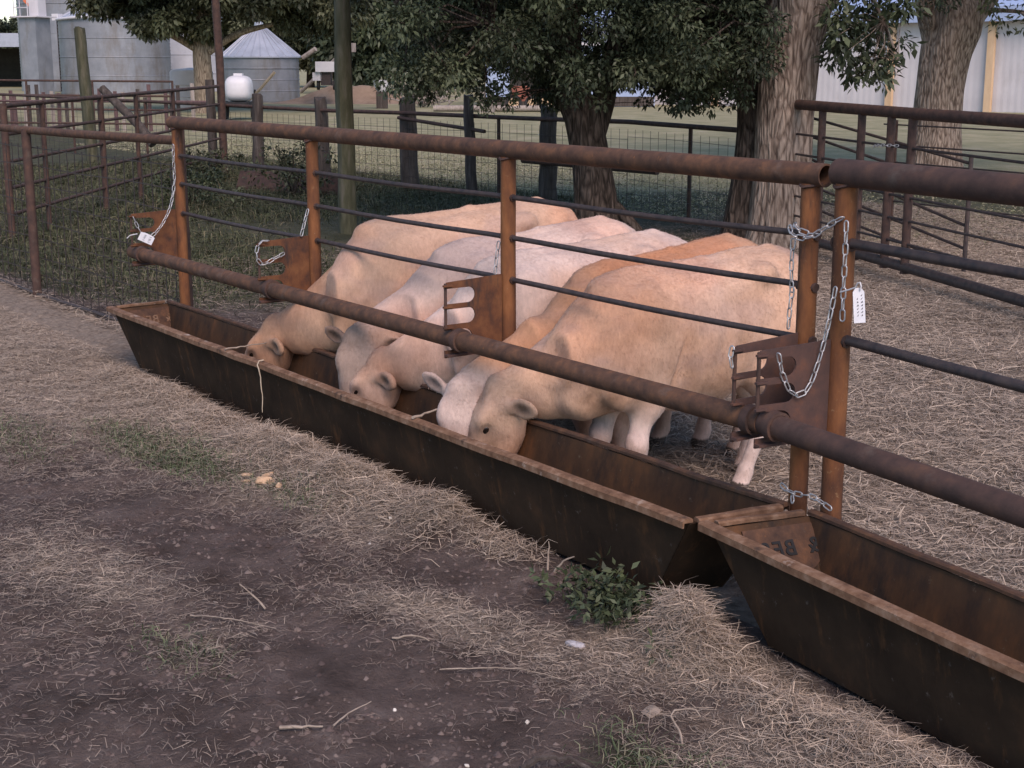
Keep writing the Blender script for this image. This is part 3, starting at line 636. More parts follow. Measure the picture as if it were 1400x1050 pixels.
# mossy pole
t = tag(wood_post(None, -12.1, 4.8, 3.4, .105, (.05, -.05), 'moss', 'wooden_pole', 4), 'thick mossy wooden pole rising into the leaves behind the cattle', 'pole')
t = tag(wood_post(None, -26.1, 6.7, 2.75, .115, (-.12, -.08), 'moss', 'wooden_pole', 9), 'weathered grey pole standing in front of the grain bin', 'pole')
t = tag(MB().tube([(-25.9, 6.9, 1.55), (-25.1, 7.35, .8), (-24.8, 7.5, .45)], [.085, .09, .10], 10).build('brace_post', M['wood'], None, 50), 'slanting dark wooden brace leaning at the grey pole', 'post')
# right hand pen fence
t = thing('pipe_fence', 'heavy dark pipe fence with uprights in front of the big trunk', 'fence')
ra, rd = Vector((-8.85, 8.52, 0)), Vector((5.13, -2.16, 0)).normalized()
rail(t, [ra+Vector((0, 0, 1.62)), ra+rd*4+Vector((0, 0, 1.60)), ra+rd*12+Vector((0, 0, 1.60))], .056, M['rust_dark'], 14)
rail(t, [ra+rd*1.7+Vector((0, 0, .17)), ra+rd*12+Vector((0, 0, .13))], .05, M['rod'], 12)
for z, f in ((1.30, 0), (1.08, 0), (.84, 0), (.62, 0), (.40, .5)): rail(t, [ra+rd*f+Vector((0, 0, z)), ra+rd*12+Vector((0, 0, z-.06))], .013, M['rod'], 8, 'rod')
for f in (1.82, 2.75, 3.38, 3.80, 7.4, 9.8): rail(t, [ra+rd*f+Vector((0, 0, .1)), ra+rd*f+Vector((0, 0, 1.6))], .042, M['rust_dark'], 12, 'upright')
t2 = thing('pipe_gate', 'thin railed gate swung open behind the heavy dark pipe fence', 'gate')
g0, g1 = Vector((-8.3, 8.75, 0)), Vector((-5.2, 7.75, 0))
for za, zb in ((1.46, 1.12), (1.25, .86), (1.0, .52), (.7, .30), (.45, .12)): rail(t2, [g0+Vector((0, 0, za)), g1+Vector((0, 0, zb))], .016, M['rod'], 8)
rail(t2, [g1+Vector((0, 0, .08)), g1+Vector((0, 0, 1.2))], .022, M['rod'], 8, 'upright'); rail(t2, [g0+Vector((0, 0, .4)), g0+Vector((0, 0, 1.5))], .022, M['rod'], 8, 'upright')
t = thing('wire_fence', 'low wire fence with thin steel posts behind the right trunk', 'fence')
fa, fb = Vector((-9.2, 11.2, 0)), Vector((2.5, 9.6, 0))
for z in (1.28, 1.02, .8, .55, .3): rail(t, [fa+Vector((0, 0, z)), fb+Vector((0, 0, z))], .011, M['rod'], 6, 'wire')
for f in (.02, .3, .52, .58, .8, .98): rail(t, [fa+(fb-fa)*f, fa+(fb-fa)*f+Vector((0, 0, 1.34))], .02, M['rust_dark'], 8, 'steel_post')
chain('short silver chain holding the far gate to the pipe upright', [(-5.95,7.22,1.27),(-5.75,7.10,1.29),(-5.45,7.02,1.30)], 1.4)
# far pen on the left
t = thing('corral_fence', 'rusty pipe corral panel in front of the grain bins at left', 'fence panel')
qa, qb = Vector((-42.5, 7.2, 0)), Vector((-37.2, 13.2, 0))
for z in (1.52, 1.1, .7, .3): rail(t, [qa+Vector((0, 0, z+.05)), qb+Vector((0, 0, z))], .03, M['rust_dark'], 8)
for f in (0, .22, .45, .7, 1): rail(t, [qa+(qb-qa)*f, qa+(qb-qa)*f+Vector((0, 0, 1.54))], .035, M['rust_dark'], 8, 'upright')
t = thing('picket_fence', 'row of uneven weathered board pickets below the grain bins', 'fence')
fa, fb = Vector((-45.5, 7.6, 0)), Vector((-38.3, 14.8, 0))
for k in range(44):
    if random.random() < .15: continue
    p = fa+(fb-fa)*((k+random.uniform(-.25, .25))/44); h = random.uniform(1.0, 1.45); a = random.uniform(-.05, .05)
    MB().hexa([p+Vector((x+(a if z else 0), y, z*h)) for z in (0, 1) for x, y in ((-.035, -.04), (.035, .03), (.025, .06), (-.045, -.01))]).build('picket', M[random.choice(['wood_pale', 'wood_red', 'wood_red', 'wood'])], t)
rail(t, [fa+Vector((.1, -.1, .9)), fb+Vector((.1, -.1, .9))], .04, M['wood_red'], 6)

t = tag(MB().hexa([Vector((-18.9, 6.5, 0))+Vector(q) for q in ((0,0,.0),(2.2,.75,.0),(2.2,.79,.0),(0,.04,.0),(-.05,.12,.30),(2.15,.87,.34),(2.15,.91,.34),(-.05,.16,.30))]).build('rusty_sheet', M['rust_dark'], None), 'rusty metal sheet leaning in the weeds before the back fence', 'metal sheet')

# ------------------------------------------------------------------ cattle
def smin(a, b, k):
    h = np.clip(.5+.5*(b-a)/k, 0, 1); return b*(1-h)+a*h-k*h*(1-h)
def f32(*a): return [np.asarray(q, np.float32) for q in a]
class Field:
    def __init__(s, lo, hi, h):
        s.lo, s.h = np.array(lo), h; s.n = np.ceil((np.array(hi)-s.lo)/h).astype(int)+1
        s.ax = [(s.lo[i]+h*np.arange(s.n[i])).astype(np.float32) for i in range(3)]
        s.D = np.full(tuple(s.n), 1.0, np.float32)
    def put(s, fn, lo, hi, k, pad=.10):
        sl = []
        for i in range(3):
            a = max(0, int((lo[i]-pad-s.lo[i])/s.h)); b = min(s.n[i], int((hi[i]+pad-s.lo[i])/s.h)+2); sl.append(slice(a, b))
            if b <= a: return
        X, Y, Z = np.meshgrid(s.ax[0][sl[0]], s.ax[1][sl[1]], s.ax[2][sl[2]], indexing='ij')
        s.D[tuple(sl)] = smin(s.D[tuple(sl)], fn(X, Y, Z).astype(np.float32), k)
    def cone(s, p, q, ra, rb, k=.04):
        p, q = np.array(p, float), np.array(q, float); d = q-p; L2 = d@d+1e-9
        def fn(X, Y, Z):
            t = np.clip(((X-p[0])*d[0]+(Y-p[1])*d[1]+(Z-p[2])*d[2])/L2, 0, 1)
            return np.sqrt((X-p[0]-t*d[0])**2+(Y-p[1]-t*d[1])**2+(Z-p[2]-t*d[2])**2)-(ra+(rb-ra)*t)
        m = max(ra, rb); s.put(fn, np.minimum(p, q)-m, np.maximum(p, q)+m, k)
    def ell(s, c, r, axes=None, k=.04):
        c = np.array(c, float); A = np.eye(3) if axes is None else np.array(axes, float)
        def fn(X, Y, Z):
            dx, dy, dz = X-c[0], Y-c[1], Z-c[2]
            q = [(dx*A[i, 0]+dy*A[i, 1]+dz*A[i, 2])/r[i] for i in range(3)]
            l = np.sqrt(q[0]**2+q[1]**2+q[2]**2); g = np.sqrt((q[0]/r[0])**2+(q[1]/r[1])**2+(q[2]/r[2])**2)+1e-6
            return l*(l-1)/g
        m = max(r); s.put(fn, c-m, c+m, k)
    def loft(s, o, T, S, Nn, st, k=.05, e=2.3):   # st rows: t, half width (along S), half depth (along N), offset along N
        o, T, S, Nn = [np.array(q, float) for q in (o, T, S, Nn)]; st = np.array(st, float)
        tt = np.linspace(st[0, 0], st[-1, 0], 120)
        def cub(c):   # smooth interpolation
            f = np.interp(tt, st[:, 0], st[:, c]); kk = np.array([1, 2, 3, 2, 1.])/9
            for _ in range(3): f = np.convolve(np.pad(f, 2, 'edge'), kk, 'valid')
            return f
        wb, wa, wc = cub(1), cub(2), cub(3)
        def fn(X, Y, Z):
            dx, dy, dz = X-o[0], Y-o[1], Z-o[2]
            t = dx*T[0]+dy*T[1]+dz*T[2]; a_ = dx*S[0]+dy*S[1]+dz*S[2]; n_ = dx*Nn[0]+dy*Nn[1]+dz*Nn[2]
            tc = np.clip(t, st[0, 0], st[-1, 0]); b, a, c = np.interp(tc, tt, wb), np.interp(tc, tt, wa), np.interp(tc, tt, wc)
            u, v = np.abs(a_)/b, np.abs(n_-c)/a
            l = (u**e+v**e)**(1/e)+1e-6
            d = (l-1)*np.minimum(a, b)*np.clip(.6+.4*l, 0, 1.2); dt = np.abs(t-tc)
            return np.where(dt > 0, np.sqrt(np.maximum(d, 0)**2+dt**2)+np.minimum(d, 0)*0, d)
        P = [o+T*t_ for t_ in (st[0, 0], st[-1, 0])]; m = st[:, 1:3].max()+np.abs(st[:, 3]).max()
        s.put(fn, np.minimum(*P)-m, np.maximum(*P)+m, k)
    def cut(s, c, r, axes=None, k=.04):
        D0 = s.D; s.D = -D0; s.ell(c, r, axes, k); s.D = -s.D
    def mesh(s):
        D = s.D; I = D < 0; c = np.zeros(tuple(s.n-1), np.int8)
        for a in (0, 1):
            for b in (0, 1):
                for e in (0, 1): c += I[a:a+s.n[0]-1, b:b+s.n[1]-1, e:e+s.n[2]-1]
        act = (c > 0) & (c < 8); ids = np.full(act.shape, -1, np.int64); cells = np.argwhere(act); ids[act] = np.arange(len(cells))
        acc = np.zeros((len(cells), 3)); cnt = np.zeros(len(cells))
        cor = [(a, b, e) for a in (0, 1) for b in (0, 1) for e in (0, 1)]
        for p in cor:
            for ax_ in range(3):
                if p[ax_]: continue
                q = list(p); q[ax_] = 1
                A = D[cells[:, 0]+p[0], cells[:, 1]+p[1], cells[:, 2]+p[2]]; B = D[cells[:, 0]+q[0], cells[:, 1]+q[1], cells[:, 2]+q[2]]
                m = (A < 0) != (B < 0); t = A[m]/(A[m]-B[m]); pt = np.tile(np.array(p, float), (m.sum(), 1)); pt[:, ax_] += t
                acc[m] += pt; cnt[m] += 1
        V = (cells+acc/cnt[:, None])*s.h+s.lo; F = []
        for ax_ in range(3):
            b, e = (ax_+1) % 3, (ax_+2) % 3
            sl0 = [slice(None)]*3; sl1 = [slice(None)]*3; sl0[ax_] = slice(0, -1); sl1[ax_] = slice(1, None)
            A, B = I[tuple(sl0)], I[tuple(sl1)]; w_ = np.argwhere(A != B)
            w_ = w_[(w_[:, b] > 0) & (w_[:, e] > 0) & (w_[:, b] < s.n[b]-1) & (w_[:, e] < s.n[e]-1)]
            flip = A[w_[:, 0], w_[:, 1], w_[:, 2]]
            def at(db, de):
                q = w_.copy(); q[:, b] -= db; q[:, e] -= de; return ids[q[:, 0], q[:, 1], q[:, 2]]
            Q = np.stack([at(1, 1), at(0, 1), at(0, 0), at(1, 0)], 1); Q[~flip] = Q[~flip][:, ::-1]
            F.append(Q)
        F = np.concatenate(F)
        E_ = np.concatenate([F[:, [0, 1]], F[:, [1, 2]], F[:, [2, 3]], F[:, [3, 0]]])
        for lam in (.5, -.48, .5, -.48):
            sm = np.zeros_like(V); n = np.zeros(len(V))
            np.add.at(sm, E_[:, 0], V[E_[:, 1]]); np.add.at(n, E_[:, 0], 1); np.add.at(sm, E_[:, 1], V[E_[:, 0]]); np.add.at(n, E_[:, 1], 1)
            V = V+lam*(sm/n[:, None]-V)
        return V, F
def vnormals(V, F):
    n = np.cross(V[F[:, 2]]-V[F[:, 0]], V[F[:, 3]]-V[F[:, 1]]); N = np.zeros_like(V)
    for k in range(4): np.add.at(N, F[:, k], n)
    return N/(np.linalg.norm(N, axis=1, keepdims=True)+1e-9)
def coat_mat():
    m = bpy.data.materials.new('cattle coat'); m.use_nodes = True; t = m.node_tree; N, L = t.nodes, t.links; b = N['Principled BSDF']
    b.inputs['Roughness'].default_value = .85; b.inputs['Specular IOR Level'].default_value = .12
    b.inputs['Sheen Weight'].default_value = .12; b.inputs['Sheen Roughness'].default_value = .5
    at = N.new('ShaderNodeAttribute'); at.attribute_name = 'tint'
    geo = N.new('ShaderNodeNewGeometry'); mp = N.new('ShaderNodeMapping'); mp.inputs['Scale'].default_value = (1, 1, .45); L.new(geo.outputs['Position'], mp.inputs[0])
    nz = N.new('ShaderNodeTexNoise'); nz.inputs['Scale'].default_value = 55; nz.inputs['Detail'].default_value = 6; nz.inputs['Roughness'].default_value = .7; L.new(mp.outputs[0], nz.inputs[0])
    mr = N.new('ShaderNodeMapRange'); mr.inputs[1].default_value = .3; mr.inputs[2].default_value = .7; mr.inputs[3].default_value = .86; mr.inputs[4].default_value = 1.12; L.new(nz.outputs['Fac'], mr.inputs[0])
    mx = N.new('ShaderNodeMix'); mx.data_type = 'RGBA'; mx.blend_type = 'MULTIPLY'; mx.inputs[0].default_value = 1; L.new(at.outputs['Color'], mx.inputs[6]); L.new(mr.outputs[0], mx.inputs[7])
    L.new(mx.outputs[2], b.inputs['Base Color'])
    bp = N.new('ShaderNodeBump'); bp.inputs['Strength'].default_value = .35; bp.inputs['Distance'].default_value = .008; L.new(nz.outputs['Fac'], bp.inputs['Height']); L.new(bp.outputs[0], b.inputs['Normal'])
    return m
M['coat'] = coat_mat()
M['hair'] = mat('coat hair', [(.3,(.92,.92,.92)),(.7,(1.06,1.06,1.06))], 8, 3, .8, attr='tint', spec=.15)
M['eye'] = mat('dark eye', [(.3,(.008,.006,.005)),(.7,(.02,.014,.012))], 30, 2, .12, spec=.6)
def unit(v): v = np.array(v, float); return v/np.linalg.norm(v)
def cow(label, withers, head_deg, scale, poll, face, fore, cols, legs=None, seed=0, belly=1.0, ears=None, hair_n=26000, hs=1.18, blen=.86, via=None):
    """local frame: x forward, y left, z up, origin on the ground under the withers"""
    ph = R(head_deg); c, s = math.cos(ph), math.sin(ph)
    def loc(v, vec=False):
        v = np.array(v, float); q = v-(np.zeros(3) if vec else np.array([*withers, 0.0])); q = np.array([q[0]*c+q[1]*s, -q[0]*s+q[1]*c, q[2]]); return q if vec else q/scale
    P = loc(poll); T = unit(loc(face, True)); Nn = loc(fore, True); Nn = unit(Nn-T*(T@Nn)); S = np.cross(Nn, T)
    def ear_frame(sg):
        e = (ears or {}).get(sg, (1.0, -.15, -.25)); ed = unit(S*sg*e[0]+T*e[1]+Nn*e[2]); q = Nn*.8+T*.6 if len(e) < 4 else S*sg*1.0+Nn*.45+T*.35; en = unit(q-ed*(ed@q)); return ed, en, np.cross(ed, en), P+hs*(T*.030+S*sg*.085-Nn*.02)
    lo = np.array([-1.48, -.42, -.02]); hi = np.array([.5, .42, 1.28])
    for q in (P, P+T*.58, P+S*.32, P-S*.32, P+Nn*.15): lo = np.minimum(lo, q-.1); hi = np.maximum(hi, q+.1)
    fld = Field(lo, hi, .0125)
    X3 = np.array([1., 0, 0]); Y3 = np.array([0, 1., 0]); Z3 = np.array([0, 0, 1.])
    fld.loft((0, 0, 0), X3, Y3, Z3, [(-1.30,.07,.06,1.06),(-1.24,.145,.14,1.01),(-1.14,.20,.225,.955),(-1.0,.235,.285,.905),(-.85,.240,.315*belly,.865),(-.60,.272,.355*belly,.795),(-.35,.275,.350*belly,.778),
        (-.12,.245,.335,.78),(.05,.215,.315,.785),(.18,.185,.265,.785),(.28,.14,.19,.76),(.35,.08,.10,.73)], .05)
    for sg in (1, -1):
        fld.ell((-.84, sg*.195, 1.085), (.075, .05, .045), k=.06)             # hip bone
        fld.ell((-1.26, sg*.105, 1.03), (.05, .04, .05), k=.04)            # pin bone
        fld.ell((-1.06, sg*.135, .80), (.20, .115, .24), k=.07)            # thigh
        fld.ell((-.02, sg*.150, .80), (.145, .085, .25), k=.07)            # shoulder blade
        fld.ell((.10, sg*.145, .62), (.10, .075, .13), k=.06)             # point of shoulder
    for sg in (1, -1):
        fld.cut((-.66, sg*.355, .97), (.13, .10, .085), k=.09)           # hollow flank
        fld.cut((-.235, sg*.325, .66), (.05, .085, .17), k=.07)           # behind the shoulder
        fld.ell((-.075, sg*.165, .60), (.085, .075, .15), k=.03)          # triceps above the elbow
    fld.ell((.0, 0, 1.06), (.20, .06, .055), k=.07); fld.cone((.0, 0, 1.10), (-.55, 0, 1.135), .026, .024, .035); fld.cone((-.55, 0, 1.135), (-1.05, 0, 1.165), .024, .024, .045); fld.cone((-1.05, 0, 1.165), (-1.22, 0, 1.115), .024, .022, .05)
    fld.ell((.22, 0, .56), (.12, .08, .12), k=.06)                          # brisket
    # neck
    A = np.array([.02, 0, .87]); Bq = P-T*.01-Nn*.035
    if via is not None:                                       # neck bent round a post
        Cq = loc(via); d = Cq-A; L = np.linalg.norm(d); nt = d/L; ns = unit(np.cross(Z3, nt)); nn = np.cross(nt, ns)
        fld.loft(A, nt, ns, nn, [(-.05,.15,.20,-.03),(L*.4,.135,.20,-.045),(L,.11,.175,-.04)], .07)
        A = Cq; d = Bq-A; L = np.linalg.norm(d); nt = d/L; ns = unit(np.cross(Z3, nt)); nn = np.cross(nt, ns)
        fld.loft(A, nt, ns, nn, [(-.04,.11,.175,-.04),(L*.6,.105,.15,-.04),(L,.085,.115,-.02)], .07)
    else:
      d = Bq-A; L = np.linalg.norm(d); nt = d/L; ns = unit(np.cross(Z3, nt)); nn = np.cross(nt, ns)
      fld.loft(A, nt, ns, nn, [(-.05,.16,.20,-.03),(L*.2,.158,.235,-.065),(L*.45,.128,.225,-.075),(L*.7,.116,.195,-.070),(L*.9,.104,.155,-.045),(L,.086,.12,-.02)], .07)
    # head
    H = hs; at_ = lambda t_, s_, n_: P+H*(T*t_+S*s_+Nn*n_); rad_ = lambda *q: tuple(H*v for v in q)
    fld.loft(P, T, S, Nn, np.array([(-.055,.045,.04,-.01),(-.02,.078,.068,-.01),(.05,.096,.092,-.02),(.13,.104,.112,-.032),(.20,.088,.104,-.036),(.28,.068,.078,-.03),(.345,.063,.062,-.022),(.40,.072,.060,-.022),(.44,.058,.046,-.022),(.455,.03,.025,-.022)])*H, .025, 3.0)
    fld.ell(at_(0, 0, .045), rad_(.05, .06, .035), [T, S, Nn], k=.03)
    for sg in (1, -1):
        fld.ell(at_(.112, sg*.076, .040), rad_(.050, .026, .024), [T, S, Nn], k=.035)  # brow
        fld.ell(at_(.20, sg*.055, -.09), rad_(.10, .035, .05), [T, S, Nn], k=.03)      # jaw
        fld.cone(at_(.18, sg*.07, .005), at_(.33, sg*.045, 0), .030, .022, .03)         # cheek ridge
        fld.cut(at_(.155, sg*.112, .022), rad_(.030, .018, .020), [T, S, Nn], k=.018)  # eye socket
        ed, en, et, b0 = ear_frame(sg)
        fld.cone(b0-ed*.02, b0+ed*.03, .032, .028, .025)
        fld.ell(b0+ed*.092, (.080, .054, .020), [ed, et, en], k=.018)
        fld.cut(b0+ed*.085+en*.030, (.060, .034, .028), [ed, et, en], k=.012)
    # legs
    lg = dict(fl=(0, 0), fr=(0, 0), rl=(0, 0), rr=(0, 0)); lg.update(legs or {})
    for nme, sg in (('fl', 1), ('fr', -1)):
        kx, fx = lg[nme]; y = sg*.135
        fld.cone((.02, sg*.14, .72), (-.04, y, .52), .11, .078, .06)
        fld.cone((-.04, y, .54), (.01+kx, y, .325), .074, .048, .05)
        fld.ell((.015+kx, y, .315), (.052, .050, .060), k=.03)
        fld.cone((.01+kx, y, .31), (fx, y, .10), .043, .036, .03)
        fld.ell((fx, y, .095), (.042, .04, .042), k=.025); fld.cone((fx+.005, y, .085), (fx+.035, y, .025), .04, .052, .02)
    for nme, sg in (('rl', 1), ('rr', -1)):
        kx, fx = lg[nme]; y = sg*.13
        fld.cone((-1.02, sg*.13, .78), (-.88, sg*.165, .585), .15, .10, .08)
        fld.cone((-.90, sg*.16, .60), (-1.10+kx, y, .41), .10, .055, .06)
        fld.ell((-1.115+kx, y, .385), (.052, .042, .062), k=.03)
        fld.cone((-1.105+kx, y, .38), (-1.05+fx, y, .11), .050, .039, .03)
        fld.ell((-1.05+fx, y, .10), (.045, .041, .045), k=.025); fld.cone((-1.045+fx, y, .09), (-1.01+fx, y, .025), .042, .053, .02)
    # tail
    tp = [(-1.23, 0, 1.09), (-1.32, 0, 1.02), (-1.345, 0, .86), (-1.33, .01, .66), (-1.31, .02, .50)]
    for a, b in zip(tp, tp[1:]): fld.cone(a, b, .028, .024, .03)
    fld.ell((-1.305, .02, .40), (.035, .035, .12), k=.03)
    V, F = fld.mesh(); V0 = V.copy(); V[:, 0] = np.where(V[:, 0] < 0, V[:, 0]*blen, V[:, 0]); N = vnormals(V, F)
    # skin folds and unevenness
    x, y, z = V0.T
    n_lo = fbm(x*5+seed*7, y*5, z*5, 3)-.5
    scruff = (fbm(x*26, y*26, z*26+seed, 2)-.5)*np.exp(-((z-1.09)/.05)**2)
    fold = np.sin(((x-.12)*1.0+z*.55)*62+6*fbm(x*6, y*6, z*6, 2))*np.exp(-((x-.22)/.10)**2)*sstep(.5, .62, z)*sstep(.98, .8, z)
    ribs = np.sin(x*44+z*9)*np.exp(-((x+.42)/.24)**2-((z-.82)/.17)**2)
    crease = 1.6*np.exp(-((x+.165+.35*(z-.62))/.020)**2)*sstep(.50, .58, z)*sstep(.90, .72, z)*(np.abs(y) > .1)+.7*np.exp(-((x+.20+.4*(z-.62))/.014)**2)*sstep(.58, .66, z)*sstep(.86, .74, z)*(np.abs(y) > .1)
    V = V+N*(n_lo*.018+fold*.005+ribs*.006-crease*.012+scruff*.008)[:, None]; N = vnormals(V, F)
    # coat colours
    cb, cp, cl, ch = [np.array(q) for q in cols]            # body, patch/back, legs, head
    col = np.tile(cb, (len(V), 1))
    a = sstep(.42, .66, fbm(x*2.2+seed*3, y*2.2, z*2.2, 4)+.12*sstep(.95, 1.1, z)); col = col*(1-a[:, None])+cp*a[:, None]
    a = sstep(.58, .36, z+.05*n_lo)*((x < .12) & (np.abs(y) > .05)) ; a = a*(x < .2); col = col*(1-a[:, None])+cl*a[:, None]
    a = sstep(-.20, -.02, (V-P)@T)*sstep(.48, .28, np.linalg.norm(V-P-T*.18, axis=1)); col = col*(1-a[:, None])+ch*a[:, None]
    dirt = sstep(.54, .70, fbm(x*4.1+40+seed, y*4.1, z*4.1, 5))*.55*sstep(1.5, .5, z); col = col*(1-dirt[:, None]*np.array([.45, .5, .55]))
    col = col*(.88+.24*fbm(x*9, y*9, z*9+seed, 3))[:, None]
    mz = sstep(.385*hs, .425*hs, (V-P)@T)*sstep(.14, .07, np.linalg.norm(V-P-T*.42*hs, axis=1)); col = col*(1-mz[:, None])+np.array([.30,.19,.17])*mz[:, None]
    for sg in (1, -1):                                       # darker hair inside the ears
        ed, en, et, b0 = ear_frame(sg)
        q = V-b0-ed*.085; m_ = np.exp(-((q@ed)/.060)**2-((q@et)/.036)**2-((q@en)/.05)**2)*sstep(.0, .5, N@en); col = col*(1-.78*m_[:, None])
        q = V-at_(.155, sg*.10, .02); er = np.linalg.norm(q, axis=1); m_ = np.exp(-(er/.040)**2); col = col*(1-.62*m_[:, None])
    sm = sstep(.50, .68, fbm(x*2.6+11*seed, y*2.6+5, z*5.2, 4))*.36*sstep(.35, .7, z)*(1-mz); col = col*(1-sm[:, None])+np.array([.33, .265, .26])*sm[:, None]   # grey dried mud smears
    sp = (noise(x*70+seed, y*70, z*70) > .94)*.2*sstep(.4, .6, fbm(x*3, y*3, z*3+9)); col = col*(1-sp[:, None])
    warm = sstep(.45, .65, fbm(x*1.7+seed*2.3, y*1.7, z*1.7+30, 3)); col = col*(1+warm[:, None]*np.array([.06, -.06, -.13]))
    hf = (z < .055) & (x < .25); col[hf] = np.array([.10, .085, .075])*(.8+.4*rng.random(hf.sum()))[:, None]
    col = col*np.array([1.03, .95, .92])
    t = thing('cow', label, 'cow', (withers[0], withers[1], 0), 'pale beef cattle eating at the trough')
    t.rotation_euler = (0, 0, ph); t.scale = (scale,)*3
    np_mesh('body', V, F, M['coat'], t, True, col=col)
    for sg in (1, -1):
        ec = at_(.152, sg*.0880, .022); bm = bmesh.new(); bmesh.ops.create_uvsphere(bm, u_segments=14, v_segments=10, radius=.0215)
        me = bpy.data.meshes.new('eye'); bm.to_mesh(me); bm.free(); me.polygons.foreach_set('use_smooth', [True]*len(me.polygons))
        me.transform(Matrix((tuple(T*1.15), tuple(S*.55), tuple(Nn*.72))).transposed().to_4x4()); o = link('eye', me, M['eye'], t); o.location = ec
    # short hair over the coat
    tri = np.concatenate([F[:, [0, 1, 2]], F[:, [0, 2, 3]]]); ar = np.linalg.norm(np.cross(V[tri[:, 1]]-V[tri[:, 0]], V[tri[:, 2]]-V[tri[:, 0]]), axis=1)
    cz = V[tri].mean(1); hairy = 1+1.1*sstep(1.0, 1.12, cz[:, 2])+2.5*np.exp(-(np.linalg.norm(cz-P-T*.03-Nn*.05, axis=1)/.10)**2)+1.2*np.exp(-((cz[:, 2]-.46)/.07)**2)*(cz[:, 0] < -.2)
    pr = ar*hairy*(cz[:, 2] > .06); pick = rng.choice(len(tri), hair_n, p=pr/pr.sum()); r1, r2 = rng.random(hair_n), rng.random(hair_n); fl = r1+r2 > 1; r1[fl] = 1-r1[fl]; r2[fl] = 1-r2[fl]
    ta = tri[pick]; p0 = V[ta[:, 0]]*(1-r1-r2)[:, None]+V[ta[:, 1]]*r1[:, None]+V[ta[:, 2]]*r2[:, None]; nn_ = N[ta[:, 0]]; cc = col[ta[:, 0]]
    flow = np.tile(np.array([-.55, 0, -.75]), (hair_n, 1))+rng.normal(0, .45, (hair_n, 3)); flow -= nn_*(np.sum(flow*nn_, 1))[:, None]; flow /= np.linalg.norm(flow, axis=1, keepdims=True)+1e-6
    hl = rng.uniform(.007, .016, hair_n)*(1+.5*(hairy[pick]-1)/2.2); tip = p0+flow*(hl*.9)[:, None]+nn_*(hl*rng.uniform(.12, .45, hair_n))[:, None]
    sw = np.cross(flow, nn_)*rng.uniform(.0010, .0018, hair_n)[:, None]
    HV = np.stack([p0-sw, p0+sw, tip], 1).reshape(-1, 3); HF = np.arange(hair_n*3).reshape(-1, 3)
    o = np_mesh('hair', HV, HF, M['hair'], t, True, col=np.repeat(cc*rng.uniform(.87, 1.13, (hair_n, 1)), 3, 0)); o['kind'] = 'stuff'
    o.data.normals_split_custom_set_from_vertices([tuple(q) for q in np.repeat(nn_, 3, 0)])
    return t
TAN, CREAM = (.52,.325,.205), (.62,.47,.385)
cow('tan cow with a dark ear at the far left end of the trough', (-3.55,.28), -99, 1.06, (-4.14,-.15,.50), (-.55,-.17,-.62), (-.5,-.5,.7),
    [(.47,.29,.185), (.55,.39,.285), (.72,.62,.57), (.47,.305,.205)], seed=1, hs=1.22, ears={1: (.55,-.55,-.55,1), -1: (1,-.2,0)})
cow('greyish cream cow with its broad face turned to the camera', (-2.86,.34), -93, 1.0, (-3.05,-.20,.63), (.14,-.22,-.93), (.50,-.83,.3),
    [(.52,.42,.36), (.60,.49,.43), (.64,.53,.47), (.36,.285,.24)], seed=2, ears={1: (1,-.05,0), -1: (1,-.35,0)})
cow('pale cream cow between the greyish cow and the third post', (-2.38,.30), -96, .985, (-2.88,-.16,.50), (-.50,-.22,-.66), (-.5,-.5,.7),
    [(.60,.455,.37), (.66,.55,.49), (.66,.54,.48), (.56,.41,.325)], seed=3, hs=1.24, ears={1: (.55,-.55,-.55,1), -1: (1,-.2,0)})
cow('reddish tan cow with white forehead squeezed behind the nearest cow', (-1.82,.46), -86, .985, (-1.98,-.25,.54), (.06,-.18,-.95), (.55,-.8,.3),
    [(.43,.25,.15), (.50,.30,.19), (.60,.48,.42), (.58,.48,.43)], seed=4, via=(-1.80,.04,.72), ears={1: (1,-.1,0), -1: (1,-.5,0)})
cow('large peach coloured cow nearest the camera with white lower legs', (-1.46,.30), -97, 1.0, (-1.77,-.17,.56), (-.28,-.26,-.80), (-.3,-.7,.6),
    [(.55,.375,.265), (.60,.435,.33), (.76,.68,.64), (.55,.39,.285)], dict(fl=(.0,-.02), fr=(.03,.06), rl=(.14,.24), rr=(-.02,-.03)), seed=5, ears={1: (.7,-.35,-.6,1), -1: (1,-.2,0)}, hair_n=42000, blen=.78, hs=1.21)

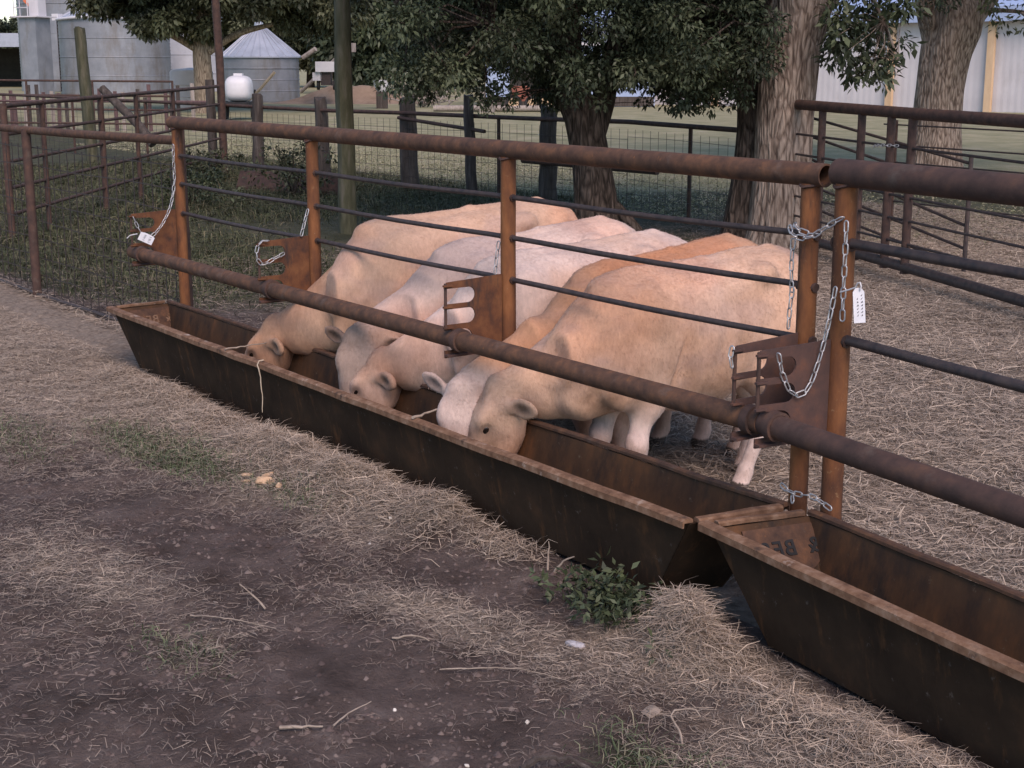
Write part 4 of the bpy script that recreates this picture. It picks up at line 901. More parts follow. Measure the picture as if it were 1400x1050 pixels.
# ------------------------------------------------------------------ trees
FW, RT = Vector((-.812, .584, 0)), Vector((.584, .812, 0))
def leaf_cloud(cent, rad, per, size, pal, squash=.75, droop=.5, flat=0.0):
    """cent (n,3), rad (n,), per (n,) leaves: folded leaf blades spread through each clump"""
    N_ = int(per.sum()); ci = np.repeat(np.arange(len(cent)), per)
    d = rng.normal(0, 1, (N_, 3)); d /= np.linalg.norm(d, axis=1, keepdims=True); r = rng.random(N_)**.45
    p = cent[ci]+d*(r*rad[ci])[:, None]*np.array([1, 1, squash])
    ax = d*.7+rng.normal(0, .6, (N_, 3)); ax[:, 2] -= droop; ax /= np.linalg.norm(ax, axis=1, keepdims=True)
    up = rng.normal(0, .6, (N_, 3)); up[:, 2] += 1; sd_ = np.cross(ax, up); sd_ /= np.linalg.norm(sd_, axis=1, keepdims=True)+1e-6; nn = np.cross(sd_, ax)
    L_ = rng.uniform(.6, 1.25, N_)*size; W_ = L_*rng.uniform(.16, .26, N_)
    m = p+ax*(L_*.45)[:, None]
    V = np.stack([p, m+sd_*W_[:, None]+nn*(L_*.06)[:, None], p+ax*L_[:, None]-nn*(L_*.08)[:, None], m-sd_*W_[:, None]+nn*(L_*.06)[:, None]], 1).reshape(-1, 3)
    F = np.arange(N_*4).reshape(-1, 4)
    pal = np.array(pal); cc = pal[rng.integers(0, len(pal), len(cent))]*rng.uniform(.7, 1.3, (len(cent), 1))
    c = cc[ci]*rng.uniform(.7, 1.3, (N_, 1)); return V, F, np.repeat(c, 4, 0)
def trunk_mesh(pts, rad, n=28, seed=0, rough=.05):
    pts = [Vector(p) for p in pts]; fine = []; fr = []
    for i in range(len(pts)-1):
        a, b, c, d = pts[max(i-1, 0)], pts[i], pts[i+1], pts[min(i+2, len(pts)-1)]; k = max(3, int((c-b).length/.16))
        for q in range(k):
            t = q/k; fine.append(.5*((2*b)+(c-a)*t+(2*a-5*b+4*c-d)*t*t+(3*b-a-3*c+d)*t**3)); fr.append(rad[i]*(1-t)+rad[i+1]*t)
    fine.append(pts[-1]); fr.append(rad[-1]); mb = MB().tube(fine, fr, n)
    V = np.array(mb.v); cen = np.repeat(np.array([tuple(p) for p in fine]), n, 0); dv = V-cen
    an = np.tile(np.arange(n)/n*2*np.pi, len(fine)); zz = np.repeat(np.arange(len(fine))*.16, n)
    f = 1+rough*(np.sin(an*5+seed+zz*.5)+.8*np.sin(an*9+zz*.9+seed*2))*.6+rough*1.6*(fbm(np.cos(an)*3+seed, np.sin(an)*3, zz*.8, 3)-.5)*2
    mb.v = [tuple(q) for q in cen+dv*f[:, None]]; return mb
def tree(name, label, base, trunk, rad, limbs, clumps, leaf, pal, bark_m, group=None, per_r=900, seed=0, n=28, squash=.75, twigs=True, droop=.5):
    t = thing(name, label, 'tree', base, group); b = Vector(base)
    trunk_mesh([Vector(p) for p in trunk], rad, n, seed).build('trunk', M[bark_m], t, 60)
    for lp, lr in limbs: trunk_mesh([Vector(p) for p in lp], lr, 10, seed+3).build('limb', M[bark_m], t, 60)
    C = np.array([q[:3] for q in clumps], float); rr = np.array([q[3] for q in clumps]); per = np.array([max(6, int(per_r*q[3]**2/.25*(q[4] if len(q) > 4 else 1))) for q in clumps])
    V, F, c = leaf_cloud(C, rr, per, leaf, pal, squash, droop)
    np_mesh('crown', V, F, M['leaf'], t, col=c)
    if twigs:
        mb = MB(); anchors = [Vector(p) for p in trunk[2:]]+[Vector(p) for lp, lr in limbs for p in lp]
        for q in clumps:
            p = Vector(q[:3]); near = sorted(anchors, key=lambda a: (a-p).length)[:3]; a = random.choice(near[:2]); mid = (a+p)/2+Vector((random.uniform(-.2, .2), random.uniform(-.2, .2), random.uniform(0, .35)))*min(1, (a-p).length*.5)
            k = max(.006, .012*(a-p).length); mb.tube([a, mid, p, p+Vector((random.uniform(-.2, .2), random.uniform(-.2, .2), -.15))*q[3]], [k, k*.7, k*.4, k*.15], 5, cap=False)
        mb.build('branches', M[bark_m], t)
    return t
def ell_clumps(n, c, r, rad, lo=None, seed=0, shell=.35):
    rs = np.random.default_rng(seed); out = []
    while len(out) < n:
        d = rs.normal(0, 1, 3); d /= np.linalg.norm(d); q = d*(shell+(1-shell)*rs.random()**.6)
        p = np.array(c)+q*np.array(r)
        if lo is not None and p[2] < lo: continue
        out.append((*p, rs.uniform(*rad), rs.uniform(.6, 1.3)))
    return out
def rel(r, f, z): v = RT*r+FW*f; return (v.x, v.y, z)
G_DARK = [(.046,.060,.034),(.058,.072,.040),(.078,.092,.052),(.038,.050,.030)]
G_OLIVE = [(.058,.066,.036),(.072,.080,.044),(.048,.056,.032),(.086,.092,.055)]
# leaning tree with low crown behind the cattle
lowc = []
rs = np.random.default_rng(5)
for k in range(190):
    r_ = rs.uniform(-2.15, 1.95); f_ = rs.uniform(-1.6, 2.0); zlow = 1.86+.10*math.sin(r_*3)+.22*max(0, abs(r_+.2)-1.6)+ (.22 if -1.5 < r_ < -.6 else 0)
    lowc.append((*rel(r_, f_, zlow+rs.random()**1.5*1.6), rs.uniform(.20, .38), rs.uniform(.7, 1.3)))
for k in range(26):
    r_ = rs.uniform(-2.0, 1.8); lowc.append((*rel(r_, rs.uniform(-1.4, .6), rs.uniform(1.60, 1.85)), rs.uniform(.10, .20), .9))
tree('shade_tree', 'leaning dark tree with low leafy crown standing behind the cattle', (-9.73, 6.79, 0), [(-.0,0,-.1),(.02,.0,.35),rel(-.05,0,.9),rel(-.16,0,1.45),rel(-.30,0,1.8),rel(-.35,.2,2.6),rel(-.2,.4,4.2)], [.36,.27,.225,.215,.20,.18,.12],
     [([rel(-.04,.05,1.2),rel(.08,.08,1.6),rel(.18,.1,2.1),rel(.45,.1,3.2)], [.15,.14,.12,.08]), ([rel(-.3,0,2.0),rel(-1.2,-.2,2.5),rel(-2.2,-.4,2.6)], [.09,.06,.03]), ([rel(.4,.1,2.3),rel(1.2,-.3,2.5),rel(1.8,-.5,2.4)], [.08,.05,.02]), ([rel(.05,0,.55),rel(.35,-.1,.30),rel(.62,-.2,.0)], [.10,.07,.05])],
     lowc+ell_clumps(150, rel(-.2,.2,5.2), (3.6,3.6,2.6), (.4,.7), 3.2, 2), .068, G_DARK, 'bark_dark', 'shade trees behind the pens', per_r=1250)
# big pale trunk
bl = []
for k in range(46):
    bl.append((*rel(rs.uniform(.38, 1.25), rs.uniform(-.9, .6), rs.uniform(2.0, 3.4)), rs.uniform(.13, .27), .8))
for k in range(10): bl.append((*rel(rs.uniform(.4, 1.15), rs.uniform(-.8, .2), rs.uniform(1.82, 2.1)), rs.uniform(.08, .14), .8))
tree('shade_tree', 'big pale barked trunk standing behind the meeting feeder panels', (-8.07, 8.15, 0), [(0,0,-.1),(0,0,.2),rel(.01,0,.8),rel(.02,0,1.5),rel(.06,0,2.2),rel(.12,0,2.9),rel(.2,.1,4.5)], [.46,.36,.325,.32,.33,.40,.28],
     [([rel(.2,0,2.5),rel(.75,-.2,3.2),rel(1.3,-.4,3.4)], [.2,.12,.05]), ([rel(.7,-.2,3.1),rel(.95,-.5,2.5),rel(1.1,-.6,2.1)], [.03,.02,.008])],
     bl+ell_clumps(150, rel(.3,.4,6.4), (4.2,4.2,2.8), (.4,.7), 3.9, 3), .115, G_DARK, 'bark_pale', 'shade trees behind the pens', per_r=420, n=44)
dl = []
for k in range(80): dl.append((*rel(rs.uniform(-1.3, .05), rs.uniform(-.3, 1.8), rs.uniform(1.95, 3.4)), rs.uniform(.2, .36), .9))
for k in range(14): dl.append((*rel(rs.uniform(-1.3, -.05), rs.uniform(-.5, .6), rs.uniform(1.55, 1.95)), rs.uniform(.09, .17), .9))
tree('shade_tree', 'dark ivy grown trunk close at left of the big pale trunk', (-8.55, 8.15, 0), [(0,0,-.1),(0,0,.2),rel(.06,0,.8),rel(.08,.05,1.5),rel(.0,.2,2.2),rel(-.15,.4,3.2),rel(-.3,.5,4.5)], [.42,.31,.27,.25,.24,.22,.16],
     [([rel(.0,.1,2.1),rel(-.6,.0,2.6),rel(-1.2,-.2,2.7)], [.08,.05,.03])], dl+ell_clumps(70, rel(-.6,.8,5.6), (2.8,2.8,2.2), (.4,.7), 3.6, 4), .072, G_DARK, 'bark_dark', 'shade trees behind the pens', per_r=1150)
# right trunk
rl = []
for k in range(30): rl.append((*rel(rs.uniform(.5, 2.4), rs.uniform(-3.2, -1.0), rs.uniform(2.65, 4.2)), rs.uniform(.16, .3), .45))
for k in range(14): rl.append((*rel(rs.uniform(-1.1, .3), rs.uniform(-1.5, .5), rs.uniform(3.0, 4.2)), rs.uniform(.16, .3), .5))
tree('shade_tree', 'thick forked trunk at right in front of the long grey barn', (-14.05, 18.4, 0), [(0,0,-.1),(0,0,.25),rel(.0,0,.9),rel(.02,0,1.6),rel(.10,0,2.3),rel(.24,0,2.9),rel(.1,.1,4.2)], [.62,.50,.44,.43,.47,.50,.3],
     [([rel(.2,0,2.5),rel(.75,0,3.2),rel(1.4,0,4.2)], [.3,.22,.16]), ([rel(-.15,0,2.5),rel(-.35,0,3.2),rel(-.5,0,4.4)], [.22,.2,.14]), ([rel(.6,-.2,3.0),rel(1.3,-1.0,2.9),rel(1.9,-1.8,2.55)], [.05,.03,.012])],
     rl+ell_clumps(120, rel(.3,0,7.2), (5,5,3), (.5,.9), 4.3, 6), .13, G_DARK, 'bark_pale', 'shade trees behind the pens', per_r=420, n=40)
# olive tree before the bins
oc = []
for k in range(240):
    r_ = rs.uniform(-4.6, 6.6); zl = 2.85+.35*abs(math.sin(r_*1.3))+(.75 if .7 < r_ < 3.6 else 0)+(.7 if r_ < -2.5 else 0); oc.append((*rel(r_, rs.uniform(-2, 2), zl+.4+rs.random()**1.4*3.0), rs.uniform(.4, .85), rs.uniform(.6, 1.2)))
tree('shade_tree', 'olive green tree with pale trunk standing before the grain bins', (-54.1, 21.7, 0), [(0,0,-.1),(0,0,.4),rel(.02,0,1.4),rel(0,0,2.6),rel(.1,0,4.5)], [.52,.42,.38,.36,.3], [([rel(.1,0,2.4),rel(1.5,0,3.2),rel(3,0,3.6)], [.2,.14,.08]), ([rel(0,0,2.5),rel(-1.5,0,3.3),rel(-3,0,3.7)], [.2,.14,.08])],
     oc+ell_clumps(90, rel(.5,0,8), (6,6,3.4), (.9,1.5), 5, 7), .26, G_OLIVE, 'bark_far', 'shade trees behind the pens', per_r=190, squash=.7, twigs=False)
# tree line far behind
far_lbl = ['broad dark tree in the far tree line', ]
spots = [(-.330,150,9,7),(-.19,142,12,10),(-.135,125,9,8),(-.10,100,8,6),(-.045,118,9,8),(.01,105,9,7),(.06,125,10,8),(.12,112,10,8),(.18,125,10,8),(.25,115,10,8),(.32,122,10,8),(.39,118,10,8),(-.02,160,13,9),(.09,165,13,9)]
names_far = ['low tree peeping over the open shed at far left', 'tall dense tree behind the small grain bin roof', 'dense tree filling the gap right of the small grain bin', 'bushy olive tree behind the leaning auger', 'dense dark tree above the earth mound', 'dark tree seen between mossy pole and leaning tree', 'dark tree over the red machine', 'dark tree hidden behind the leaning crown', 'dark tree above left end of the long barn', 'dark tree above the barn roof left of the right trunk', 'dark tree above the barn roof at right', 'dark tree at the far right above the barn', 'tall tree rising behind the tree line centre', 'tall tree rising behind the tree line right of centre']
for i, ((a, d, h, wd), lb) in enumerate(zip(spots, names_far)):
    p = Vector(CAM)+FW*d+RT*(a*d); p.z = 0; wd *= .8
    cl = ell_clumps(85, (0, 0, h*.52), (wd*.62, wd*.62, h*.48), (.8, 1.5), .8, 20+i, .3)
    if i == 0: cl = ell_clumps(60, (0, 0, 4.2), (4, 4, 2.2), (.6, 1.1), 1, 20, .3)
    tree('far_tree', lb, tuple(p), [(0,0,-.2),(0,0,1),(.1,0,3),(0,.1,h*.6)], [.4,.32,.25,.12], [], cl, .55, G_OLIVE if i % 3 else G_DARK, 'bark_dark', 'far tree line', per_r=55, seed=i, n=10, twigs=False)
# ------------------------------------------------------------------ grain bins and sheds
def bin_(label, c, r, eave, roof_h, m_wall='bin', pitch=.105, base=0, n=56):
    t = thing('grain_bin', label, 'grain bin', (c[0], c[1], 0), 'metal grain bins'); prof = []; z = base; k = 0
    while z < eave: prof.append((r+(.016 if k % 2 else -.016), z)); z += pitch; k += 1
    prof.append((r, eave)); MB().lathe(prof, n=n).build('wall', M[m_wall], t, 60)
    ro = MB().lathe([(r+.10, eave-.04), (r+.10, eave+.02), (r*.12, eave+roof_h), (r*.11, eave+roof_h+.25), (.02, eave+roof_h+.3)], n=n).build('roof', M['bin_roof'], t, 30)
    for k in range(28):
        a = 2*math.pi*k/28; MB().tube([((r+.09)*math.cos(a), (r+.09)*math.sin(a), eave+.04), (r*.14*math.cos(a), r*.14*math.sin(a), eave+roof_h+.02)], .03, 5).build('rib', M['bin_roof'], ro)
    for k in range(3):
        z = eave*(k+1)/4; MB().lathe([(r+.012, z-.03), (r+.03, z), (r+.012, z+.03)], n=n).build('band', M[m_wall], t, 60)
    return t
bB = bin_('broad grey corrugated grain bin with white pipe along its eave', (-92.9, 32.8), 3.6, 4.80, 1.6)
q = [rel(-3.4*math.cos(a)*1.06, -3.75*math.sin(a), 4.86-.06*math.sin(3*a)) for a in np.linspace(.25, 2.2, 14)]
MB().tube(q, .09, 8).build('pipe', M['white'], bB, 50); MB().box(rel(-3.35, -1.2, 4.95), (.5, .5, .42), R(35)).build('junction_box', M['white'], bB)
MB().tube([rel(-3.3, -1.45, .2), rel(-3.3, -1.45, 4.7)], .05, 6).build('downpipe', M['rod'], bB)
bA = bin_('tall grey grain bin with orange diamond sign behind the broad bin', (-104.5, 34.2), 3.9, 8.2, 2.0)
t = thing('hazard_sign', 'orange diamond sign on the tall grain bin', 'sign', (-101.6, 30.3, 6.25))
nrm = -FW
MB().prism([(0, -.62), (.62, 0), (0, .62), (-.62, 0)], (0, 0, 0), RT, (0, 0, 1), .04).build('board', M['sign_orange'], t)
MB().prism([(0, -.40), (.40, 0), (0, .40), (-.40, 0)], -FW*.03, RT, (0, 0, 1), .03).build('panel', M['pinkish'], t)
bin_('pale corrugated grain bin half hidden by the olive tree trunk', (-97.5, 40.2), 2.3, 5.2, 1.3, 'bin_white')
bin_('small squat grain bin with pale cone roof and leaning auger', (-69.1, 31.7), 2.05, 2.34, 1.55)
t = thing('elevator_tower', 'narrow grey bin side tower with railed platform at far left', 'tower', (-90.9, 26.9, 0))
MB().box((0, 0, 2.4), (1.2, 1.5, 4.8), R(35)).build('casing', M['bin'], t)
MB().box((-.1, 0, 4.85), (1.9, 2.1, .08), R(35)).build('platform', M['tin'], t)
MB().box((.1, .2, 5.4), (.7, .8, 1.0), R(35)).build('head_box', M['tin'], t)
for dx_, dy_ in ((-.9, -.6), (-.2, -1.2), (.6, -.6)):
    MB().tube([(dx_, dy_, 4.85), (dx_, dy_, 6.0)], .035, 6).build('railing_post', M['tin'], t)
for z in (5.4, 6.0): MB().tube([(-.9, -.6, z), (-.2, -1.2, z), (.6, -.6, z)], .03, 6).build('railing', M['tin'], t)
t = thing('open_shed', 'open fronted shed with white roof at far left', 'shed', (-126, 33.5, 0))
rot = Matrix((tuple(RT), tuple(FW), (0, 0, 1))).transposed()
def rbox(nm, c, d, m_, par): return MB().box(rot @ Vector(c), d, rot=rot).build(nm, M[m_], par)
rbox('back_wall', (0, 3, 1.6), (12, .1, 3.2), 'shade', t); rbox('side_wall', (5.6, 0, 1.6), (.1, 6, 3.2), 'tin', t); rbox('roof_slab', (0, 0, 3.75), (13, 7.5, .12), 'bin_roof', t); rbox('fascia', (0, -3.7, 3.85), (13, .08, 1.1), 'bin_roof', t)
for x in (-5, 0, 5): rbox('post', (x, -3.2, 1.6), (.2, .2, 3.3), 'wood', t)
t = thing('storage_tank', 'pale upright cylindrical tank at the foot of the olive tree', 'tank', (-61.9, 24.6, 0))
MB().lathe([(1.0, 0), (1.0, 1.62), (.92, 1.72), (.02, 1.82)], n=40).build('shell', M['pinkish'], t, 40)
for z in (.5, 1.05): MB().lathe([(1.005, z-.03), (1.03, z), (1.005, z+.03)], n=40).build('band', M['pinkish'], t, 40)
t = thing('water_tank', 'white rounded plastic tank on a small dark trailer', 'tank', (-46.8, 19.85, 0))
bm = bmesh.new(); bmesh.ops.create_uvsphere(bm, u_segments=28, v_segments=16, radius=.5)
for v_ in bm.verts:
    for i_ in range(3): v_.co[i_] = .5*math.copysign(abs(v_.co[i_]/.5)**.62, v_.co[i_])
me = bpy.data.meshes.new('tank_body'); bm.to_mesh(me); bm.free(); me.transform(Matrix.Translation((0, 0, 1.12)) @ rot.to_4x4() @ Matrix.Diagonal((.95, 1.4, .95, 1))); me.polygons.foreach_set('use_smooth', [True]*len(me.polygons)); link('tank_body', me, M['white'], t)
rbox('trailer_bed', (0, 0, .58), (.95, 1.9, .12), 'black', t)
for x in (-.52, .52): MB().tube([rot @ Vector((x-.07, 0, .34)), rot @ Vector((x+.07, 0, .34))], .33, 18).build('wheel', M['black'], t, 40)
rbox('tank_lid', (0, 0, 1.62), (.32, .32, .1), 'white', t)
t = thing('auger', 'pale grain auger tube rising right of the small bin', 'auger', (-66.5, 33.4, 0))
o_ = Vector((-66.5, 33.4, 0)); a, b = D1, D2 = Vector((-67.0, 33.0, .55)), Vector((-63.6, 33.9, 2.75))
MB().tube([a-o_, b-o_], .10, 10).build('tube', M['wood_pale'], t, 40); MB().tube([Vector((-66.9, 33.1, 2.3))-o_, Vector((-66.2, 33.5, 2.75))-o_], .13, 8).build('spout', M['wood_pale'], t, 40)
MB().box(b-o_+Vector((.1, .05, .05)), (.55, .5, .45), .4).build('motor', M['wood_pale'], t); MB().tube([Vector((-64.7, 33.6, 0))-o_, Vector((-64.7, 33.6, 2.0))-o_], .04, 6).build('strut', M['rod'], t)
t = thing('leaning_plank', 'tan plank leaning up in front of the small bin', 'plank', (-63.6, 28.2, 0))
rbox('board', (0, 0, 0), (.01, .01, .01), 'post_tan', t).data.transform(Matrix.Identity(4))
bpy.data.objects.remove(t.children[0])
MB().tube([(0, 0, .15), (.35, .6, .8), (.75, 1.2, 1.6)], .075, 5).build('board', M['post_tan'], t); MB().tube([(.2, .35, 0), (.2, .35, .75)], .06, 6).build('prop', M['wood'], t)
# far machinery and heaps
hb = thing('hopper_machine', 'pale hopper machine standing on the earth mound', 'machine', (-62.2, 31.9, .75))
rbox('hopper', (0, 0, 1.1), (.95, .9, .5), 'white', hb); rbox('frame', (0, 0, .55), (.5, .6, .7), 'rod', hb); rbox('engine', (-.42, 0, .62), (.45, .6, .4), 'tin', hb)
for x in (-.4, .4): MB().tube([rot @ Vector((x-.06, 0, .2)), rot @ Vector((x+.06, 0, .2))], .24, 14).build('wheel', M['black'], hb, 40)
xx, yy = np.meshgrid(np.linspace(-4.6, 4.6, 60), np.linspace(-2.2, 2.2, 30)); zz = 1.0*np.exp(-(xx/2.6)**2-(yy/1.0)**2)*(.7+.6*fbm(xx*1.2, yy*1.2))-.05; zz -= .1*(np.abs(xx) > 4.4)
ii = np.arange(1800).reshape(30, 60); pc = Vector(CAM)+FW*77+RT*(-215/2000*77); 
np_mesh('earth_mound', np.stack([pc.x+xx*RT.x+yy*FW.x, pc.y+xx*RT.y+yy*FW.y, zz], -1).reshape(-1, 3), np.stack([ii[:-1, :-1], ii[:-1, 1:], ii[1:, 1:], ii[1:, :-1]], -1).reshape(-1, 4), M['earth'], None, True)['kind'] = 'structure'
t = thing('white_trough', 'small white tub lying by the far brush', 'tub', tuple(Vector(CAM)+FW*68+RT*(-175/2000*68)-Vector((0, 0, CAM[2]))))
MB().lathe([(.2, .0), (.36, .30), (.40, .5), (.37, .52), (.3, .4), (.02, .38)], (0, 0, .75), 24).build('tub', M['white'], t, 40); rbox('stand', (0, 0, .38), (.5, .4, .76), 'wood', t)
bc = Vector(CAM)+FW*70+RT*(-120/2000*70); t = thing('brush_pile', 'grey pile of cut brush left of the far pasture posts', 'brush pile', (bc.x, bc.y, 0))
for k in range(70):
    p = Vector((random.gauss(0, .8), random.gauss(0, .5), random.random()*.7)); d_ = Vector((random.gauss(0, 1), random.gauss(0, 1), random.random()*.9)).normalized()*random.uniform(.5, 1.2); MB().tube([p, p+d_*.5+Vector((0, 0, .05)), p+d_], [.04, .035, .015], 5).build('branch', M['wood_pale'], t)
t = thing('farm_implement', 'rusty red farm implement with round wheels parked beyond the pasture', 'machine', tuple(Vector(CAM)+FW*64+RT*(25/2000*64)-Vector((0, 0, CAM[2]))))
rbox('chassis', (0, 0, .55), (2.0, .8, .22), 'red_paint', t); rbox('hood', (-.45, 0, .85), (.75, .6, .45), 'red_paint', t); rbox('seat_box', (.55, 0, .95), (.6, .6, .55), 'red_paint', t); MB().tube([rot @ Vector((.2, 0, .9)), rot @ Vector((.1, 0, 1.35))], .035, 6).build('column', M['rod'], t)
for x, r_ in ((-.75, .36), (.05, .34), (.7, .45)):
    for y in (-.5, .5):
        wv = MB().tube([rot @ Vector((x, y-.09, r_)), rot @ Vector((x, y+.09, r_))], r_, 18).build('wheel', M['black'], t, 40); MB().tube([rot @ Vector((x, y-.11, r_)), rot @ Vector((x, y+.11, r_))], r_*.6, 14).build('rim', M['post_tan'], wv, 40)
o = MB().tube([(-50.0, 30.4, .14), (-46.5, 34.5, .15)], .13, 8).build('pale_log', M['wood_pale'], None, 50); tag(o, 'long pale log lying in the pasture grass', 'log')
for k, (a_, lb) in enumerate(((-40, 'left one of two pale posts in the far pasture'), (-28, 'right one of two pale posts in the far pasture'))):
    p = Vector(CAM)+FW*62.5+RT*(a_/2000*62.5); o = MB().box((p.x, p.y, .42), (.2, .2, .9), .6).build('pasture_post', M['wood_pale'], None); tag(o, lb, 'post', 'pale pasture posts')
# barns
t = thing('pole_barn', 'long pale grey barn with tan poles and blue roof at right', 'barn', (-40.3, 48.3, 0))
bd = Vector((4.4, 1.1, 0)).normalized(); bn = Vector((-bd.y, bd.x, 0)); brot = Matrix((tuple(bd), tuple(bn), (0, 0, 1))).transposed()
def bbox(nm, c, d, m_, par): return MB().box(brot @ Vector(c), d, rot=brot).build(nm, M[m_], par)
for k in range(-4, 4):
    x0 = k*4.54; mb = MB(); n_ = 30; vs_ = []
    for i in range(n_+1):
        x = x0+.02+4.5*i/n_; y = .009*(1 if i % 2 else 0); vs_ += [brot @ Vector((x, y, 0)), brot @ Vector((x, y, 3.86)), brot @ Vector((x, y+.04, 3.86)), brot @ Vector((x, y+.04, 0))]
    fs_ = [tuple(4*i+a for a in (0, 1))+tuple(4*i+4+a for a in (1, 0)) for i in range(n_)]+[tuple(4*i+a for a in (2, 3))+tuple(4*i+4+a for a in (3, 2)) for i in range(n_)]
    mb.add(vs_, fs_).build('wall_panel', M['tin'], t)
    bbox('pole', (x0, -.15, 1.95), (.30, .22, 3.9), 'post_tan', t)
mb = MB(); vs_ = [brot @ Vector(q) for q in ((-20, -.5, 3.80), (20, -.5, 3.80), (20, 9, 5.4), (-20, 9, 5.4))]; mb.hexa(vs_+[q+Vector((0, 0, .1)) for q in vs_]); mb.build('roof', M['tin_blue'], t)
bbox('fascia', (0, -.56, 4.05), (40, .06, .62), 'tin_blue', t)
bbox('back_wall', (0, 8.8, 2.5), (40, .1, 5.0), 'tin', t)
t = thing('blue_shed', 'low blue grey shed seen through the leaves past the leaning tree', 'shed', tuple(Vector(CAM)+FW*73+RT*(75/2000*73)-Vector((0, 0, CAM[2]))))
rbox('wall', (0, 0, 1.4), (8.0, 5, 2.8), 'tin_blue', t); rbox('roof_slab', (0, 0, 2.9), (8.6, 5.6, .15), 'tin', t); rbox('doorway', (-2.2, -2.52, 1.0), (1.3, .05, 2.0), 'shade', t); rbox('base_strip', (0, -2.53, .25), (7.9, .04, .45), 'wood', t)

# ------------------------------------------------------------------ small things on the ground
t = thing('weed_plant', 'leafy dark green weed growing beside the hay heap at the near trough', 'plant', (-.30, -.72, 0))
ce = np.array([(rng.normal(0, .14), rng.normal(0, .085), .03+.10*rng.random()) for k in range(90)])
V, F, c = leaf_cloud(ce, rng.uniform(.03, .07, 90), np.full(90, 12), .042, [(.050,.066,.036),(.062,.08,.042),(.08,.098,.055),(.042,.055,.032)], .8, .1)
np_mesh('leaves', V, F, M['leaf'], t, col=c)
for k in range(9):
    a = rng.uniform(0, 6.28); MB().tube([(0, 0, -.03), (.06*math.cos(a), .05*math.sin(a), .09), (.17*math.cos(a), .12*math.sin(a), .11)], [.004, .003, .002], 5).build('stem', M['straw'], t)
def stalk(label, pts, r=.004, m_='stick', nm='dry_stalk', cat='stalk'):
    pts = [Vector(p) for p in pts]; o0 = pts[0].copy(); fp = [p-o0 for p in resample(pts, .025)]; fp = [p+Vector((random.uniform(-1, 1), random.uniform(-1, 1), random.uniform(-.6, .6)))*r*.8 for p in fp]; mb = MB().tube(fp, [r*(1.15-.75*k/len(fp))*random.uniform(.85, 1.15) for k in range(len(fp))], 6)
    o = mb.build(nm, M[m_], None, 50); o.location = o0; return tag(o, label, cat)
G = lambda x, y, dz=.012: (x, y, float(gh(x, y))+dz)
stalk('straight pale stalk lying over the trough rim at the far cow', [(-4.11,-.53,.425),(-4.10,-.40,.43),(-4.09,-.22,.44)], .005)
stalk('pale stalk sticking from the trough beside the white foreheaded cow', [(-2.02,-.53,.425),(-2.05,-.40,.435),(-2.09,-.24,.45)], .006)
stalk('pale twine hanging down the outside of the trough', [(-3.66,-.50,.428),(-3.66,-.535,.42),(-3.655,-.53,.36),(-3.65,-.52,.24),(-3.64,-.53,.12)], .004, 'twine', 'twine', 'twine')
stalk('bent pale stalk looping up at the bottom edge of the picture', [G(.60,-1.18),G(.56,-1.16,.05),G(.52,-1.16,.085),G(.56,-1.10,.10),G(.60,-1.09,.06)], .004)
stalk('long forked pale twig on the mud at left', [G(-1.32,-1.98),G(-1.14,-1.90,.02),G(-.95,-1.78)], .003)
stalk('upright curved twig standing from the mud beside the long twig', [G(-1.16,-1.74),G(-1.20,-1.76,.04),G(-1.27,-1.80,.10)], .004)
stalk('short thick broken stick on the mud at bottom left', [G(-.22,-2.16),G(-.16,-2.10,.015),G(-.11,-2.05)], .006)
stalk('thin twig beside the thick broken stick', [G(-.10,-2.03),G(-.13,-1.95,.03),G(-.15,-1.86,.05)], .003)
stalk('thin dry twig lying across the mud in the middle', [G(-.30,-1.50),G(-.12,-1.30,.015),G(.05,-1.18)], .0025)
stalk('dark hooked stick half buried at the bottom edge', [G(.52,-1.74),G(.48,-1.68,.035),G(.53,-1.58,.04),G(.60,-1.52)], .011, 'wood')
stalk('pale grass stalk pointing up beside the trough', [G(-.80,-.62,.0),G(-.76,-.60,.06),G(-.70,-.57,.12)], .005)
stalk('upright pale grass stalk next to the slanting one', [G(-.84,-.62,0),G(-.86,-.60,.07),G(-.86,-.60,.13)], .004)
stalk('short slanting twig in the mud left of the middle', [G(-.62,-1.50),G(-.56,-1.44,.03),G(-.50,-1.40)], .004)
def crumple(label, c, s, m_, nm, cat, seed):
    bm = bmesh.new(); bmesh.ops.create_icosphere(bm, subdivisions=3, radius=1); rs_ = random.Random(seed)
    ks = [Vector((rs_.gauss(0, 1), rs_.gauss(0, 1), rs_.gauss(0, 1))).normalized() for _ in range(9)]
    for v_ in bm.verts:
        f = min(1.0, *[1.0/max(.55, abs(v_.co.dot(k)))*.62+rs_.uniform(-.01, .01) for k in ks]); v_.co = Vector((v_.co.x*s[0]*f, v_.co.y*s[1]*f, v_.co.z*s[2]*f))
    me = bpy.data.meshes.new(nm); bm.to_mesh(me); bm.free(); o = link(nm, me, M[m_]); o.location = (c[0], c[1], float(gh(*c))+s[2]*.55); o.rotation_euler = (0, 0, rs_.uniform(0, 6)); return tag(o, label, cat)
crumple('crumpled white scrap on the mud below the weed', (-.21, -.97), (.042, .030, .018), 'paper', 'paper_scrap', 'scrap', 1)
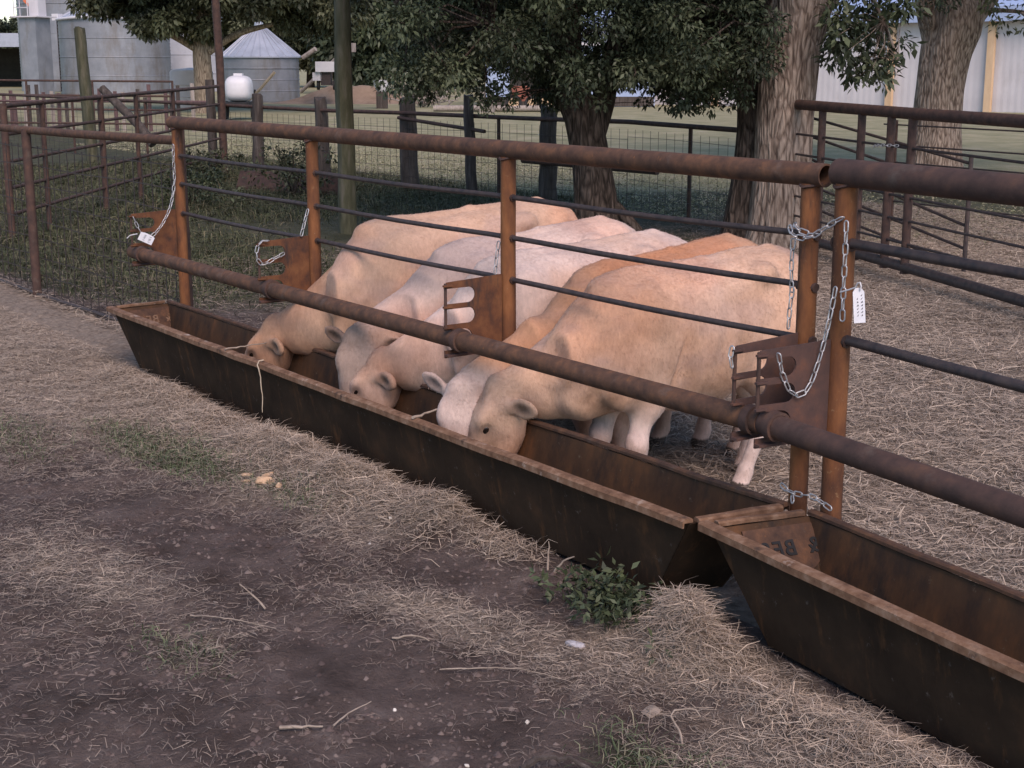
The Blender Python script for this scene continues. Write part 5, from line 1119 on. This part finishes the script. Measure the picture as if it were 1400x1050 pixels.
crumple('grey crumpled leaf lying on the mud at lower right', (.35, -1.09), (.06, .045, .012), 'stick', 'dead_leaf', 'leaf', 2)
for k, (x, y, s_, lb) in enumerate([(-2.86,-1.00,.05,'leftmost crumbled orange husk piece on the grass'),(-2.74,-.95,.06,'upper orange husk piece among the crumbled heap'),(-2.66,-1.00,.075,'long flat orange husk piece in the crumbled heap'),(-2.55,-.98,.05,'right end orange husk piece of the crumbled heap'),(-2.78,-1.05,.035,'small orange husk crumb nearest the camera')]):
    o = crumple(lb, (x, y), (s_, s_*.5, s_*.35), 'corn', 'husk_piece', 'husk', 10+k); tag(o, group='crumbled orange husk')
for k, (x, y) in enumerate([(-1.74,-.83),(-1.62,-1.01),(-.14,-1.78),(.33,-1.81),(.19,-1.48)]):
    o = crumple(['pale pebble on the mud below the hay heaps, farther of a pair', 'pale pebble on the mud below the hay heaps, nearer of a pair', 'pale pebble near the bottom edge beside the slanting twig', 'lowest pale pebble at the bottom edge of the picture', 'pale pebble on open mud left of the grey leaf'][k], (x, y), (.011, .010, .008), 'pebble', 'pebble', 'pebble', 30+k); tag(o, group='pale pebbles on the mud')

def bush(label, c, r, h, n, leaf, pal):
    t = thing('bush', label, 'bush', (c[0], c[1], 0))
    ce = np.array([(rng.normal(0, r*.5), rng.normal(0, r*.5), h*(.15+.75*rng.random()**.8)) for k in range(n)])
    V, F, cc = leaf_cloud(ce, rng.uniform(.1, .2, n), np.full(n, 40), leaf, pal, .9, .2); np_mesh('leaves', V, F, M['leaf'], t, col=cc)
    for k in range(7):
        a = rng.uniform(0, 6.28); MB().tube([(0, 0, -.03), (r*.3*math.cos(a), r*.3*math.sin(a), h*.5), (r*.6*math.cos(a), r*.6*math.sin(a), h*.9)], [.012, .009, .004], 5).build('stem', M['bark_dark'], t)
bush('dark green bush growing left of the rusty sheet', (-16.4, 4.6), .55, .55, 34, .07, G_DARK)
bush('grey green bush in front of the mossy pole', (-17.0, 6.6), .5, .85, 34, .08, G_OLIVE)
bush('low leafy weeds at the foot of the corner post', (-20.6, 6.7), .7, .5, 30, .09, G_OLIVE)
